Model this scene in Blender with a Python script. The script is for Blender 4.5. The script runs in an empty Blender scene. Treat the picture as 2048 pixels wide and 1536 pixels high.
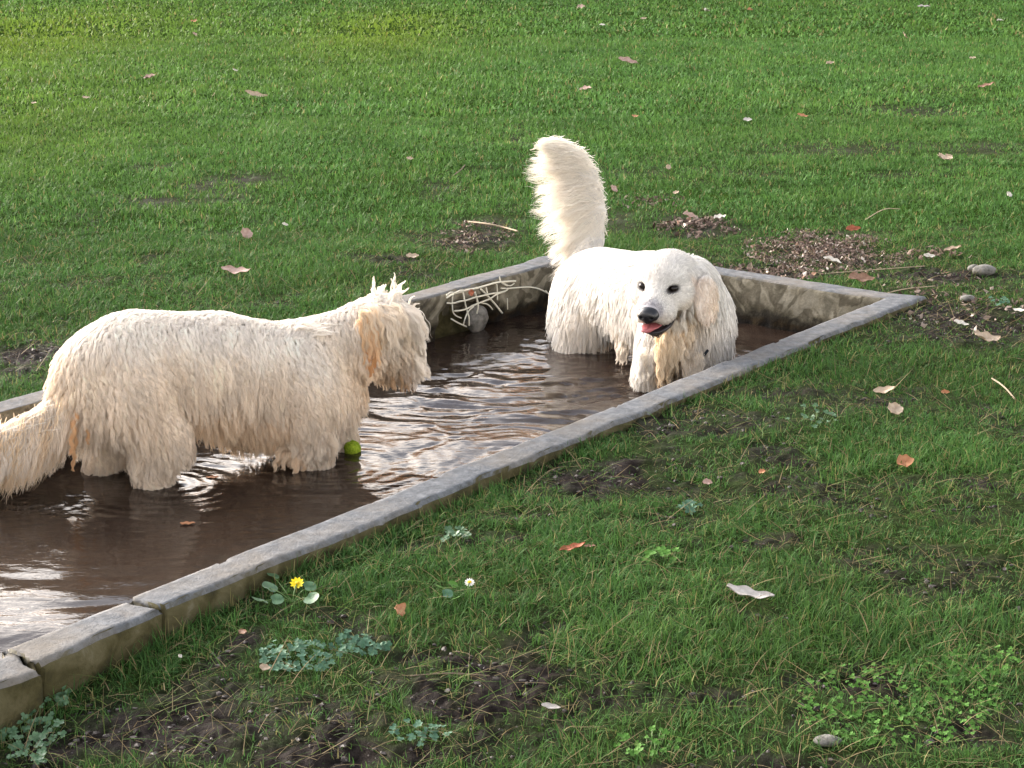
import bpy, math, random
import numpy as np
from mathutils import Vector, kdtree
rng = np.random.default_rng(7); random.seed(7)
R = math.radians
S = bpy.context.scene
C = S.collection
# ---------------------------------------------------------------- camera, sky, sun, exposure
CAM_H = 1.30; PITCH = R(15.1); FPX = 3663.0
cam = bpy.data.objects.new('camera', bpy.data.cameras.new('camera')); C.objects.link(cam); S.camera = cam
cam.location = (0, 0, CAM_H); cam.rotation_euler = (math.pi / 2 - PITCH, 0, 0)
cam.data.sensor_width = 36; cam.data.lens = 36 * FPX / 2048; cam.data.clip_end = 3000; cam.data.clip_start = 0.05
SUN_EL, SUN_AZ = R(24), R(-52)          # azimuth from +Y towards +X: ahead of the camera and to the left, behind thin cloud
W = bpy.data.worlds.new("World"); S.world = W; W.use_nodes = True
nt = W.node_tree; bg = nt.nodes['Background']
sky = nt.nodes.new('ShaderNodeTexSky'); sky.sky_type = 'NISHITA'; sky.sun_disc = False
sky.sun_elevation = SUN_EL; sky.sun_rotation = SUN_AZ; sky.air_density = 1.0; sky.dust_density = 3.0; sky.ozone_density = 1.0
# thin broken cloud over the clear sky
_tc = nt.nodes.new('ShaderNodeTexCoord'); _mp = nt.nodes.new('ShaderNodeMapping'); _mp.inputs['Scale'].default_value = (1, 1, 2.6)
_n = nt.nodes.new('ShaderNodeTexNoise'); _n.inputs['Scale'].default_value = 3.2; _n.inputs['Detail'].default_value = 8; _n.inputs['Roughness'].default_value = .6
_r = nt.nodes.new('ShaderNodeMapRange'); _r.inputs[1].default_value = .40; _r.inputs[2].default_value = .60; _r.inputs[3].default_value = .05; _r.inputs[4].default_value = .95
_bw = nt.nodes.new('ShaderNodeRGBToBW'); _cm = nt.nodes.new('ShaderNodeMix'); _cm.data_type = 'RGBA'; _tint = nt.nodes.new('ShaderNodeMix'); _tint.data_type = 'RGBA'; _tint.blend_type = 'MULTIPLY'
_tint.inputs[0].default_value = 1; _tint.inputs[7].default_value = (2.9, 2.62, 2.4, 1)
nt.links.new(_tc.outputs['Generated'], _mp.inputs[0]); nt.links.new(_mp.outputs[0], _n.inputs['Vector']); nt.links.new(_n.outputs['Fac'], _r.inputs[0])
nt.links.new(sky.outputs[0], _bw.inputs[0]); nt.links.new(_bw.outputs[0], _tint.inputs[6])
_sx = nt.nodes.new('ShaderNodeSeparateXYZ'); _cr = nt.nodes.new('ShaderNodeValToRGB')   # low cloud is warmer and brighter
_cr.color_ramp.elements[0].position = .28; _cr.color_ramp.elements[0].color = (5.5, 4.85, 4.3, 1); _cr.color_ramp.elements[1].position = .60; _cr.color_ramp.elements[1].color = (2.5, 2.5, 2.55, 1)
nt.links.new(_tc.outputs['Generated'], _sx.inputs[0]); nt.links.new(_sx.outputs[2], _cr.inputs[0]); nt.links.new(_cr.outputs[0], _tint.inputs[7])
nt.links.new(_r.outputs[0], _cm.inputs[0]); nt.links.new(sky.outputs[0], _cm.inputs[6]); nt.links.new(_tint.outputs[2], _cm.inputs[7])
nt.links.new(_cm.outputs[2], bg.inputs[0]); bg.inputs[1].default_value = 0.15
sl = bpy.data.lights.new('sun', 'SUN'); sl.energy = 0.5; sl.angle = R(80); sl.color = (1.0, 0.96, 0.91)
so = bpy.data.objects.new('sun', sl); C.objects.link(so)
sd = Vector((math.sin(SUN_AZ) * math.cos(SUN_EL), math.cos(SUN_AZ) * math.cos(SUN_EL), math.sin(SUN_EL)))
so.rotation_euler = sd.to_track_quat('Z', 'Y').to_euler()
S.view_settings.view_transform = 'Standard'; S.view_settings.look = 'None'
S.view_settings.exposure = 1.19; S.view_settings.gamma = 1.0; S.view_settings.use_curve_mapping = False
S.render.engine = 'CYCLES'
S.cycles.max_bounces = 8; S.cycles.diffuse_bounces = 4; S.cycles.glossy_bounces = 4; S.cycles.transmission_bounces = 4
S.cycles.transparent_max_bounces = 8
S.cycles_curves.shape = 'RIBBONS' if hasattr(S, 'cycles_curves') else None

# ---------------------------------------------------------------- helpers
def tag(o, label=None, cat=None, group=None, kind=None):
    for k, v in (('label', label), ('category', cat), ('group', group), ('kind', kind)):
        if v: o[k] = v
    return o
def empty(name, loc=(0, 0, 0), rz=0):
    o = bpy.data.objects.new(name, None); C.objects.link(o); o.location = loc; o.rotation_euler = (0, 0, rz); o.empty_display_size = .1
    return o
def mesh_obj(name, V, F, mat, parent=None, smooth=True, cols=None):
    """V (n,3); F list of polygons or an int array (m,k)."""
    me = bpy.data.meshes.new(name)
    V = np.asarray(V, np.float32)
    if isinstance(F, np.ndarray):
        m, k = F.shape
        me.vertices.add(len(V)); me.vertices.foreach_set('co', V.ravel())
        me.loops.add(m * k); me.loops.foreach_set('vertex_index', F.ravel().astype(np.int32))
        me.polygons.add(m); me.polygons.foreach_set('loop_start', (np.arange(m) * k).astype(np.int32))
        me.update(calc_edges=True)
    else:
        me.from_pydata([tuple(map(float, v)) for v in V], [], F)
    if cols is not None:
        a = me.color_attributes.new('col', 'FLOAT_COLOR', 'POINT')
        cc = np.ones((len(V), 4), np.float32); cc[:, :3] = cols; a.data.foreach_set('color', cc.ravel())
    me.polygons.foreach_set('use_smooth', np.full(len(me.polygons), smooth))
    me.materials.append(mat)
    o = bpy.data.objects.new(name, me); C.objects.link(o)
    if parent: o.parent = parent
    return o
def unit(v): return v / np.maximum(np.linalg.norm(v, axis=-1, keepdims=True), 1e-9)
def sstep(a, b, x): t = np.clip((x - a) / (b - a), 0, 1); return t * t * (3 - 2 * t)
def _h(ix, iy, iz, seed):
    n = (ix * 374761393 + iy * 668265263 + iz * 1274126177 + seed * 974634777) & 0xffffffff
    n = ((n ^ (n >> 13)) * 1274126177) & 0xffffffff
    return ((n ^ (n >> 16)) & 0xffffff) / float(0xffffff)
def noise(p, scale, seed=0):
    """value noise in [-1,1]; p (...,2|3)"""
    q = np.asarray(p, float) / scale
    i = np.floor(q).astype(np.int64); f = q - i; f = f * f * (3 - 2 * f)
    if q.shape[-1] == 2:
        h = lambda a, b: _h(i[..., 0] + a, i[..., 1] + b, 0, seed)
        r = (h(0, 0) * (1 - f[..., 0]) + h(1, 0) * f[..., 0]) * (1 - f[..., 1]) + (h(0, 1) * (1 - f[..., 0]) + h(1, 1) * f[..., 0]) * f[..., 1]
    else:
        h = lambda a, b, c: _h(i[..., 0] + a, i[..., 1] + b, i[..., 2] + c, seed)
        x, y, z = f[..., 0], f[..., 1], f[..., 2]
        r0 = (h(0, 0, 0) * (1 - x) + h(1, 0, 0) * x) * (1 - y) + (h(0, 1, 0) * (1 - x) + h(1, 1, 0) * x) * y
        r1 = (h(0, 0, 1) * (1 - x) + h(1, 0, 1) * x) * (1 - y) + (h(0, 1, 1) * (1 - x) + h(1, 1, 1) * x) * y
        r = r0 * (1 - z) + r1 * z
    return r * 2 - 1
def fbm(p, scale, seed=0, octv=4, gain=.5):
    r = 0; a = 1; t = 0
    for k in range(octv): r = r + a * noise(p, scale / 2 ** k, seed + 17 * k); t += a; a *= gain
    return r / t
def ray(px, py):
    r = np.array([(px - 1024) / FPX, -(py - 768) / FPX]); c, s = math.cos(PITCH), math.sin(PITCH)
    return np.array([r[0], c + s * r[1], -s + c * r[1]])
def at(px, py, Y):                       # a point of the place at depth Y seen in the photograph at px, py
    d = ray(px, py); return np.array([0, 0, CAM_H]) + d * (Y / d[1])
def pxm(Y): return Y / math.cos(PITCH) / FPX * .97     # metres per photograph pixel at depth Y
def on_z(px, py, z=0.0):
    d = ray(px, py); return np.array([0, 0, CAM_H]) + d * ((z - CAM_H) / d[2])

# ---------------------------------------------------------------- materials
def M(name, color=(.5, .5, .5), rough=.7, spec=.3, **kw):
    m = bpy.data.materials.new(name); m.use_nodes = True
    b = m.node_tree.nodes['Principled BSDF']
    b.inputs['Base Color'].default_value = (*color, 1); b.inputs['Roughness'].default_value = rough
    b.inputs['Specular IOR Level'].default_value = spec
    for k, v in kw.items(): b.inputs[k.replace('_', ' ')].default_value = v
    return m
class NT:
    def __init__(s, m): s.m = m; s.t = m.node_tree; s.b = s.t.nodes.get('Principled BSDF')
    def n(s, ty, **kw):
        x = s.t.nodes.new('ShaderNode' + ty)
        for k, v in kw.items():
            if k.startswith('i_'): x.inputs[int(k[2:]) if k[2:].isdigit() else k[2:].replace('_', ' ')].default_value = v
            else: setattr(x, k, v)
        return x
    def l(s, a, b): s.t.links.new(a, b)
    def ramp(s, fac, stops, interp='LINEAR'):
        r = s.n('ValToRGB'); r.color_ramp.interpolation = interp
        e = r.color_ramp.elements
        while len(e) < len(stops): e.new(.5)
        for k, (p, c) in enumerate(stops): e[k].position = p; e[k].color = (*c, 1) if len(c) == 3 else c
        s.l(fac, r.inputs[0]); return r.outputs[0]
    def mix(s, fac, a, b, mode='MIX'):
        x = s.n('Mix', data_type='RGBA', blend_type=mode)
        for k, v in ((0, fac), (6, a), (7, b)):
            if hasattr(v, 'links') or hasattr(v, 'is_linked'): s.l(v, x.inputs[k])
            else: x.inputs[k].default_value = v if k == 0 else (*v, 1)
        return x.outputs[2]
    def math(s, op, a, b=0.0, clamp=False):
        x = s.n('Math', operation=op, use_clamp=clamp)
        for k, v in ((0, a), (1, b)):
            if hasattr(v, 'is_linked'): s.l(v, x.inputs[k])
            else: x.inputs[k].default_value = v
        return x.outputs[0]
    def noise(s, scale, detail=6, rough=.6, vec=None, dist=0.0):
        x = s.n('TexNoise'); x.inputs['Scale'].default_value = scale; x.inputs['Detail'].default_value = detail
        x.inputs['Roughness'].default_value = rough; x.inputs['Distortion'].default_value = dist
        if vec is None:
            g = s.n('NewGeometry'); vec = g.outputs['Position']
        s.l(vec, x.inputs['Vector']); return x.outputs['Fac']
    def bump(s, h, dist, strength=1.0):
        b = s.n('Bump'); b.inputs['Distance'].default_value = dist; b.inputs['Strength'].default_value = strength
        s.l(h, b.inputs['Height']); s.l(b.outputs[0], s.b.inputs['Normal']); return b

def leafy(name, col_attr=True, color=(.1, .2, .03), rough=.5, transl=.35, spec=.35):
    m = M(name, color, rough, spec); k = NT(m); out = k.t.nodes['Material Output']
    tr = k.n('BsdfTranslucent'); mx = k.n('MixShader'); mx.inputs[0].default_value = transl
    if col_attr:
        a = k.n('Attribute', attribute_name='col'); k.l(a.outputs['Color'], k.b.inputs['Base Color'])
        k.l(a.outputs['Color'], tr.inputs['Color'])
    else: tr.inputs['Color'].default_value = (*color, 1)
    k.l(k.b.outputs[0], mx.inputs[1]); k.l(tr.outputs[0], mx.inputs[2]); k.l(mx.outputs[0], out.inputs[0])
    return m
# ---------------------------------------------------------------- the trough's frame: s along its long side, t across it
TA = np.array([-.91, 3.023]); TU = np.array([math.cos(R(53.5)), math.sin(R(53.5))]); TN = np.array([-TU[1], TU[0]])
TW, TC = 1.22, .098                      # inner width, thickness of the wall
S_L, S_R0, S_R1 = -1.0, 3.58, 3.645     # inner ends (the right end is slightly askew)
WATER_Z = -.165
def st(x, y): dx, dy = x - TA[0], y - TA[1]; return dx * TU[0] + dy * TU[1], dx * TN[0] + dy * TN[1]
def xy(s, t): return TA[0] + s * TU[0] + t * TN[0], TA[1] + s * TU[1] + t * TN[1]
def box_dist(x, y):                      # signed distance outside the wall's outer edge
    s, t = st(x, y)
    qs = np.abs(s - (S_L - TC + S_R0 + .125) / 2) - (S_R0 + .125 - S_L + TC) / 2
    q2 = np.abs(t - TW / 2) - (TW / 2 + TC)
    return np.hypot(np.maximum(qs, 0), np.maximum(q2, 0)) + np.minimum(np.maximum(qs, q2), 0)
def base_z(x, y):
    s, t = st(x, y); x = np.asarray(x, float); y = np.asarray(y, float)
    near = -.026 - .036 * sstep(.75, .1, s) - .038 * sstep(.25, -.25, s)
    near = near + .016 * sstep(1.2, 2.2, s)
    z = np.where(t < .3, near, -.012)
    z = z * sstep(3.0, .3, box_dist(x, y)) - .012
    p = np.stack([x, y], -1)
    return z + .02 * fbm(p, 1.1, 3, 3) * sstep(.05, .6, box_dist(x, y)) + .006 * fbm(p, .22, 5, 3) * sstep(.0, .1, box_dist(x, y))
def on_ground(px, py, dz=0.0):
    z = 0.0
    for _ in range(6): p = on_z(px, py, z); z = float(base_z(p[0], p[1])) + dz
    return p
# patches of bare mud seen in the photograph, turned into ellipses on the ground: px, py, rx, ry, strength
MUD = [(310,1450,260,80,1.0),(700,1450,240,40,.75),(900,1335,140,38,.9),(470,1345,90,30,.7),(1190,975,110,45,1.0),(1330,840,150,35,.8),
 (1500,925,110,30,.7),(1350,985,170,25,.35),(1660,800,190,30,.5),(1900,640,190,50,.75),(1770,640,60,30,.5),(1990,830,90,40,.5),(1700,1400,130,40,.8),
 (990,1080,70,20,.6),(830,1105,60,18,.6),(1480,1075,110,20,.5),(1920,1160,100,20,.5),(1200,1400,130,35,.45),(620,1260,90,25,.5),(1620,1500,160,30,.5),
 (950,475,80,26,1.0),(1640,505,170,34,.9),(1400,450,90,28,.7),(1480,545,120,20,.8),(1880,545,120,25,.6),(330,405,60,10,.5),(420,382,50,9,.6),(505,357,70,12,.6),
 (885,372,45,12,.7),(1040,270,14,36,.7),(60,705,90,30,.8),(230,690,60,16,.4),(760,522,50,10,.5),(290,518,50,9,.5),(1700,297,170,14,.6),(1830,222,120,14,.6),
 (1960,300,100,18,.6),(1500,345,100,12,.5),(1300,345,90,12,.4),(560,600,60,10,.4),(1230,440,70,26,.5),(1760,225,50,8,.4),(160,575,60,12,.4),(1860,180,90,8,.3),
 (1980,1440,90,40,.5),(1450,1250,80,18,.35),(1050,1240,80,18,.4),(2000,985,60,20,.35),(1640,1000,90,20,.35),(360,1235,60,12,.5),(60,1480,120,60,.6)]
_mp = []
for (a, b, rx, ry, w) in MUD:
    c0 = on_ground(a, b); c1 = on_ground(a + rx, b); c2 = on_ground(a, b - ry); c3 = on_ground(a, b + ry)
    _mp.append((c0[0], (c2[1] + c3[1]) / 2, abs(c1[0] - c0[0]), abs(c2[1] - c3[1]) / 2, w))
def mud(x, y):
    """0 = full turf, 1 = bare earth"""
    p = np.stack([x, y], -1); wx = x + .09 * noise(p, .13, 41) + .05 * noise(p, .05, 43); wy = y + .12 * noise(p, .16, 42) + .05 * noise(p, .05, 44)
    m = np.zeros_like(x)
    for (cx, cy, ax, ay, w) in _mp:
        sel = (np.abs(wx - cx) < 2.2 * ax) & (np.abs(wy - cy) < 2.2 * ay)
        d = ((wx[sel] - cx) / ax) ** 2 + ((wy[sel] - cy) / ay) ** 2
        m[sel] = np.maximum(m[sel], w * np.exp(-d * .9))
    far = sstep(9, 6, y)
    m = m + .30 * far * np.clip(fbm(p, .35, 51, 3) - .12, 0, 1) * 2 + .28 * np.clip(fbm(p, .10, 57, 3) - .05, 0, 1) * (.35 + .65 * far)
    m = m + .05 * sstep(8, 6, y) + .16 * sstep(4.6, 2.6, y) + .16 * sstep(7.2, 5.5, y) * sstep(.3, 1.2, x) + .55 * sstep(11, 8.5, y) * np.clip(fbm(p * np.array([.45, 1]), .16, 58, 3) - .22, 0, 1) * 2
    m = m + .12 * noise(p, .03, 61) * sstep(.08, .3, m)
    return np.clip(m, 0, 1)

# ---------------------------------------------------------------- ground: one sheet, fine near the camera, out to the horizon
rows = [-400, -60, -10, -2, .3, 1.2] + list(np.concatenate([np.arange(1.6, 4.4, .0085), np.arange(4.4, 7.2, .0135)]))
y_ = 7.2
while y_ < 60: y_ *= 1.022; rows.append(y_)
rows += [90, 160, 400, 1500]
rows = np.array(rows)
cols = np.concatenate([[-60, -10, -3, -1.4], np.linspace(-1, 1, 640), [1.4, 3, 10, 60]])
a_ = .42 * np.maximum(rows, 1.6) + .75
GX = cols[None, :] * a_[:, None]; GY = np.repeat(rows[:, None], len(cols), 1)
fade = sstep(30, 12, GY) * sstep(1.25, 1.0, np.abs(cols))[None, :] * (GY > 1.4)
md = mud(GX.ravel(), GY.ravel()).reshape(GX.shape)
P2 = np.stack([GX, GY], -1)
GZ = base_z(GX, GY) + fade * (md * (.018 * fbm(P2, .085, 71, 5, .72) + .014 * np.abs(noise(P2, .045, 75)) + .007 * np.abs(noise(P2, .018, 76)) - .010) + .006 * fbm(P2, .05, 73, 2))
GZ = GZ + .012 * (1 - md) * fade * 0
nr, nc = GX.shape
idx = np.arange(nr * nc).reshape(nr, nc)
F = np.stack([idx[:-1, :-1], idx[:-1, 1:], idx[1:, 1:], idx[1:, :-1]], -1).reshape(-1, 4)
cx = (GX[:-1, :-1] + GX[1:, 1:]).ravel() / 2; cy = (GY[:-1, :-1] + GY[1:, 1:]).ravel() / 2
F = F[box_dist(cx, cy) > -.04]
used = np.zeros(nr * nc, bool); used[F.ravel()] = True; rem = np.cumsum(used) - 1
gm = M('soil', (.05, .035, .025), .85, .3); k = NT(gm)
at_ = k.n('Attribute', attribute_name='col')
n1 = k.noise(60, 8, .7); n2 = k.noise(9, 5, .6)
soil = k.ramp(n1, [(.25, (.007, .005, .0045)), (.55, (.020, .0155, .0135)), (.8, (.042, .034, .030))])
turf = k.ramp(n1, [(.25, (.010, .018, .004)), (.55, (.028, .055, .010)), (.8, (.055, .10, .02))])
sep = k.n('SeparateColor'); k.l(at_.outputs['Color'], sep.inputs[0])
k.l(k.mix(sep.outputs[0], turf, soil), k.b.inputs['Base Color'])
wet = k.ramp(n2, [(.42, (.75, .75, .75)), (.58, (.5, .5, .5))]); k.l(wet, k.b.inputs['Roughness']); k.l(k.math('MULTIPLY', sep.outputs[0], .035), k.b.inputs['Specular IOR Level'])
k.bump(k.noise(110, 6, .7), .006, 1.0)
GC = np.repeat(md.ravel()[:, None], 3, 1)
ground = mesh_obj('ground', np.stack([GX, GY, GZ], -1).reshape(-1, 3)[used], rem[F], gm, cols=GC[used])
tag(ground, 'damp park lawn soil with bare muddy patches around the trough', 'ground', kind='structure')

# ---------------------------------------------------------------- trough: one closed concrete wall swept round its inner rectangle
prof = [(0, -.45), (0, -.36), (0, -.30), (0, -.26)] + [(0, z) for z in np.arange(-.235, -.012, .013)] + [(.002, -.005), (.008, .000)] \
     + [(d, .0) for d in np.arange(.016, TC - .01, .010)] + [(TC - .006, -.002), (TC, -.010)] + [(TC, z) for z in np.arange(-.022, -.2, -.013)] + [(TC, -.3)]
prof = np.array(prof)
corners = [(S_L, 0), (S_R0, 0), (S_R1, TW), (S_L, TW)]
mit = [(-1, -1), (1.26, -1), (.86, 1), (-1, 1)]
st_pts, st_dir, seg_id, arc = [], [], [], []
for e in range(4):
    a, b = np.array(corners[e]), np.array(corners[(e + 1) % 4]); L = np.linalg.norm(b - a)
    tt = np.arange(0, L, .0125) / L
    if e == 0: tt = np.sort(np.concatenate([tt, (np.array([.285, .29, .295, .30, .305, .31, .315, .32, -.012, -.006, 0, .006, .012]) - S_L) / L]))
    o0, o1 = np.array(mit[e]), np.array(mit[(e + 1) % 4])
    nrm = np.array([[0, -1], [1.06, 0], [0, 1], [-1, 0]][e])
    for q in tt:
        d = nrm.astype(float)
        if q * L < 1e-6: d = o0.astype(float)
        st_pts.append(a + (b - a) * q); st_dir.append(d); seg_id.append(e); arc.append(q * L)
st_pts, st_dir, seg_id, arc = map(np.array, (st_pts, st_dir, seg_id, arc))
NSt, NP = len(st_pts), len(prof)
ST = st_pts[:, None, :] + st_dir[:, None, :] * prof[None, :, :1]
Z = np.repeat(prof[None, :, 1], NSt, 0).copy()
X, Y = xy(ST[..., 0], ST[..., 1])
V = np.stack([X, Y, Z], -1)
inner = (prof[:, 0] < .003)[None, :]; top = ((prof[:, 1] > -.012))[None, :]; outer = (prof[:, 0] > TC - .007)[None, :]
nd = np.zeros_like(V); dd = np.stack([st_dir[:, 0] * TU[0] + st_dir[:, 1] * TN[0], st_dir[:, 0] * TU[1] + st_dir[:, 1] * TN[1]], -1)
nd[..., :2] = dd[:, None, :] * (np.where(prof[:, 0] < .5 * TC, -1, 1))[None, :, None]
edge = np.exp(-((prof[:, 1] + .0) / .02) ** 2)[None, :, None]
horiz = (.004 * fbm(V, .09, 81, 4) + .009 * fbm(V, .3, 83, 3) + .010 * np.minimum(0, fbm(V, .05, 85, 3) - .12) * 1.0)[..., None] * np.where(inner | outer, 1.0, .0)[..., None]
V = V + nd * horiz
V[..., 2] += np.where(top, .004 * fbm(V, .12, 87, 4) + .003 * fbm(V, .5, 89, 2), 0)
# chips along the arrises
chip = np.clip(noise(V[..., :2], .045, 91) + noise(V[..., :2], .017, 92) * .6 - .75, 0, 1)
arr = ((np.abs(prof[:, 0]) < .01) | (prof[:, 0] > TC - .01)) & (prof[:, 1] > -.03)
V[..., 2] -= chip * arr[None, :] * .030
# the near wall left of the crack has sunk and moved out, a second crack further left
sS = ST[..., 0]
left = (seg_id == 0)[:, None] * (sS < .303)
V[..., :2] += (-TN)[None, None, :] * (left * .004)[..., None]; V[..., 2] -= left * (.003)
left2 = (seg_id == 0)[:, None] * (sS < .0)
V[..., :2] += (-TN)[None, None, :] * (left2 * .014)[..., None]; V[..., 2] -= left2 * .006
for c0 in (.303, .0):
    g_ = (seg_id == 0)[:, None] * np.exp(-((sS + .015 * noise(V, .04, 95) - c0) / .0045) ** 2) * (~inner)
    V[..., 2] -= g_ * top * .02; V[..., :2] += TN[None, None, :] * (g_ * outer * .02)[..., None]
# broken hollow in the far wall behind the netting
pL, pR = st(*on_z(893, 585)[:2])[0], st(*on_z(1010, 560)[:2])[0]
fw = (seg_id == 2)[:, None] * inner
hol = fw * sstep(pL - .03, pL + .02, sS) * sstep(pR + .03, pR - .02, sS) * sstep(-.045, -.085, Z + .02 * noise(V, .06, 97))
V[..., :2] += TN[None, None, :] * (hol * .065)[..., None]
und = fw * sstep(-.105, -.145, Z + .015 * noise(V, .08, 98)) * (.6 + .4 * noise(V, .1, 99))
V[..., :2] += TN[None, None, :] * (und * .022)[..., None]
ii = np.arange(NSt * NP).reshape(NSt, NP); jj = np.roll(ii, -1, 0)
F = np.stack([ii[:, :-1], ii[:, 1:], jj[:, 1:], jj[:, :-1]], -1).reshape(-1, 4)
cm = M('concrete', (.3, .3, .29), .85, .25); k = NT(cm)
geo = k.n('NewGeometry'); sp = k.n('SeparateXYZ'); k.l(geo.outputs['Position'], sp.inputs[0]); sn = k.n('SeparateXYZ'); k.l(geo.outputs['True Normal'], sn.inputs[0])
n1 = k.noise(34, 9, .68); n2 = k.noise(4.5, 6, .6); n3 = k.noise(160, 4, .6); n4 = k.noise(14, 6, .6, dist=.6)
grey = k.ramp(n1, [(.25, (.050, .054, .060)), (.5, (.112, .120, .130)), (.75, (.21, .22, .235))])
grey = k.mix(k.ramp(n2, [(.42, (0, 0, 0)), (.65, (.55, .55, .55))]), grey, (.20, .17, .13))
grey = k.mix(k.ramp(n3, [(.30, (.75, .75, .75)), (.40, (0, 0, 0))]), grey, (.07, .07, .065))
side = k.ramp(n4, [(.3, (.075, .066, .045)), (.5, (.17, .155, .115)), (.72, (.29, .27, .215))])
moss = k.ramp(n4, [(.28, (.018, .018, .008)), (.48, (.060, .052, .020)), (.64, (.10, .088, .045)), (.8, (.18, .165, .12))])
# which side: inside faces above the waterline are bare stained concrete, outside faces carry moss
tt_ = k.n('VectorMath', operation='DOT_PRODUCT'); k.l(geo.outputs['Position'], tt_.inputs[0]); tt_.inputs[1].default_value = (TN[0], TN[1], 0)
tloc = k.math('SUBTRACT', tt_.outputs['Value'], float(TA @ TN))
outm = k.math('MAXIMUM', k.math('LESS_THAN', tloc, -.05), k.math('GREATER_THAN', tloc, TW + .07))
zz = k.math('ADD', sp.outputs[2], k.math('MULTIPLY', k.math('SUBTRACT', n4, .5), .10))
alg = k.ramp(k.math('MULTIPLY', k.math('ADD', zz, .165), 5.0), [(.0, (.03, .02, .01)), (.12, (.14, .09, .03)), (.2, (.20, .19, .16)), (.30, (.75, .74, .7)), (.42, (1, 1, 1))])
ins = k.mix(1.0, side, alg, 'MULTIPLY')
dmp = k.ramp(k.noise(5.5, 3, .5, dist=1.2), [(.46, (1, 1, 1)), (.49, (.33, .31, .27)), (.56, (.36, .34, .3)), (.6, (1, 1, 1))])
ins = k.mix(.8, ins, dmp, 'MULTIPLY')
sides = k.mix(outm, ins, moss)
upf = k.ramp(k.math('ADD', sn.outputs[2], k.math('MULTIPLY', k.math('SUBTRACT', n1, .5), .5)), [(.35, (0, 0, 0)), (.6, (1, 1, 1))])
k.l(k.mix(upf, sides, grey), k.b.inputs['Base Color'])
hb = k.math('ADD', k.math('MULTIPLY', n3, .4), n1); k.bump(hb, .006, .8)
trough = mesh_obj('stone_trough', V.reshape(-1, 3), F[:, ::-1].copy(), cm)
tag(trough, 'long sunken concrete water trough with cracked grey rim and mossy sides', 'trough')
# broken lump of wall hanging behind the net
def lump(name, c, r, seed, mat, parent=None, sub=4, sq=(1, 1, 1), amp=.25, rz=0):
    import bmesh
    bm = bmesh.new(); bmesh.ops.create_icosphere(bm, subdivisions=sub, radius=1)
    Vv = np.array([v.co[:] for v in bm.verts]); Ff = np.array([[v.index for v in f.verts] for f in bm.faces]); bm.free()
    Vv = Vv * (1 + amp * fbm(Vv + seed, .9, seed, 4))[:, None] * np.array(sq) * r
    ca, sa = math.cos(rz), math.sin(rz); Vv = Vv @ np.array([[ca, sa, 0], [-sa, ca, 0], [0, 0, 1]])
    o = mesh_obj(name, Vv, Ff, mat, parent); o.location = c; return o
bs = (pL + pR) / 2 + .04
bx, by = xy(bs, TW + .005)
stone_m = M('stone', (.16, .155, .14), .8); k = NT(stone_m); k.l(k.ramp(k.noise(40, 8, .7), [(.3, (.05, .048, .04)), (.7, (.24, .23, .21))]), k.b.inputs['Base Color']); k.bump(k.noise(60, 6), .006)
tag(lump('concrete_lump', (bx, by, -.125), .052, 5, stone_m, sq=(1, .6, 1.05), rz=R(53)), 'rounded grey lump of broken concrete behind the torn netting', 'rubble')

# ---------------------------------------------------------------- water
ws = np.arange(S_L - .02, S_R1 + .03, .0065); wt = np.arange(-.012, TW + .03, .0065)
SS, TT = np.meshgrid(ws, wt, indexing='ij'); WX, WY = xy(SS, TT)
p = np.stack([WX, WY], -1)
amp = .6 + .5 * fbm(p, .45, 101, 2) + .9 * np.exp(-(((WX - .15) / .5) ** 2 + ((WY - 5.35) / .6) ** 2))
wv = np.stack([noise(p, .35, 103), noise(p, .35, 104)], -1) * .10
q = (p + wv) * np.array([.42, 1.0])          # ripples are long across the view
wp = q + .05 * np.stack([fbm(p, .16, 113, 2), fbm(p, .16, 114, 2)], -1)
H = .0026 * fbm(wp, .045, 105, 2, .5) * (.6 + 1.2 * np.exp(-(((WX - .1) / .6) ** 2 + ((WY - 5.2) / .7) ** 2))) + .0085 * fbm(wp + 9, .15, 107, 2, .35) + .0035 * noise(p, .3, 109)
WZ = WATER_Z + H * amp
def rings(cx, cy, a, lam, dec):
    r = np.hypot(WX - cx, (WY - cy)); r2 = r + .022 * fbm(p, .11, 111, 2)
    return a * np.sin(r2 / lam * 2 * math.pi) * np.exp(-r / dec)
WZ += rings(-.86, 4.45, .0009, .045, .28) + rings(-.46, 4.60, .0009, .05, .25) + rings(.38, 5.38, .0012, .055, .30) + rings(.27, 5.9, .0011, .05, .22) + rings(-1.22, 4.33, .0006, .04, .15)
nr, nc = WX.shape; idx = np.arange(nr * nc).reshape(nr, nc)
F = np.stack([idx[:-1, :-1], idx[1:, :-1], idx[1:, 1:], idx[:-1, 1:]], -1).reshape(-1, 4)
wm = M('muddy_water', (.045, .027, .019), .03, .5, IOR=1.333); k = NT(wm)
k.l(k.ramp(k.noise(3.5, 5, .6, dist=1.5), [(.3, (.016, .0105, .008)), (.7, (.034, .022, .016))]), k.b.inputs['Base Color'])
mp = k.n('Mapping'); g2 = k.n('NewGeometry'); k.l(g2.outputs['Position'], mp.inputs[0]); mp.inputs['Scale'].default_value = (.5, 1.1, 1)
k.bump(k.noise(42, 3, .5, vec=mp.outputs[0], dist=.8), .0020, .45)
water = mesh_obj('water', np.stack([WX, WY, WZ], -1).reshape(-1, 3), F, wm)
tag(water, 'muddy brown rippling water in the trough', 'water', kind='structure')
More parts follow.
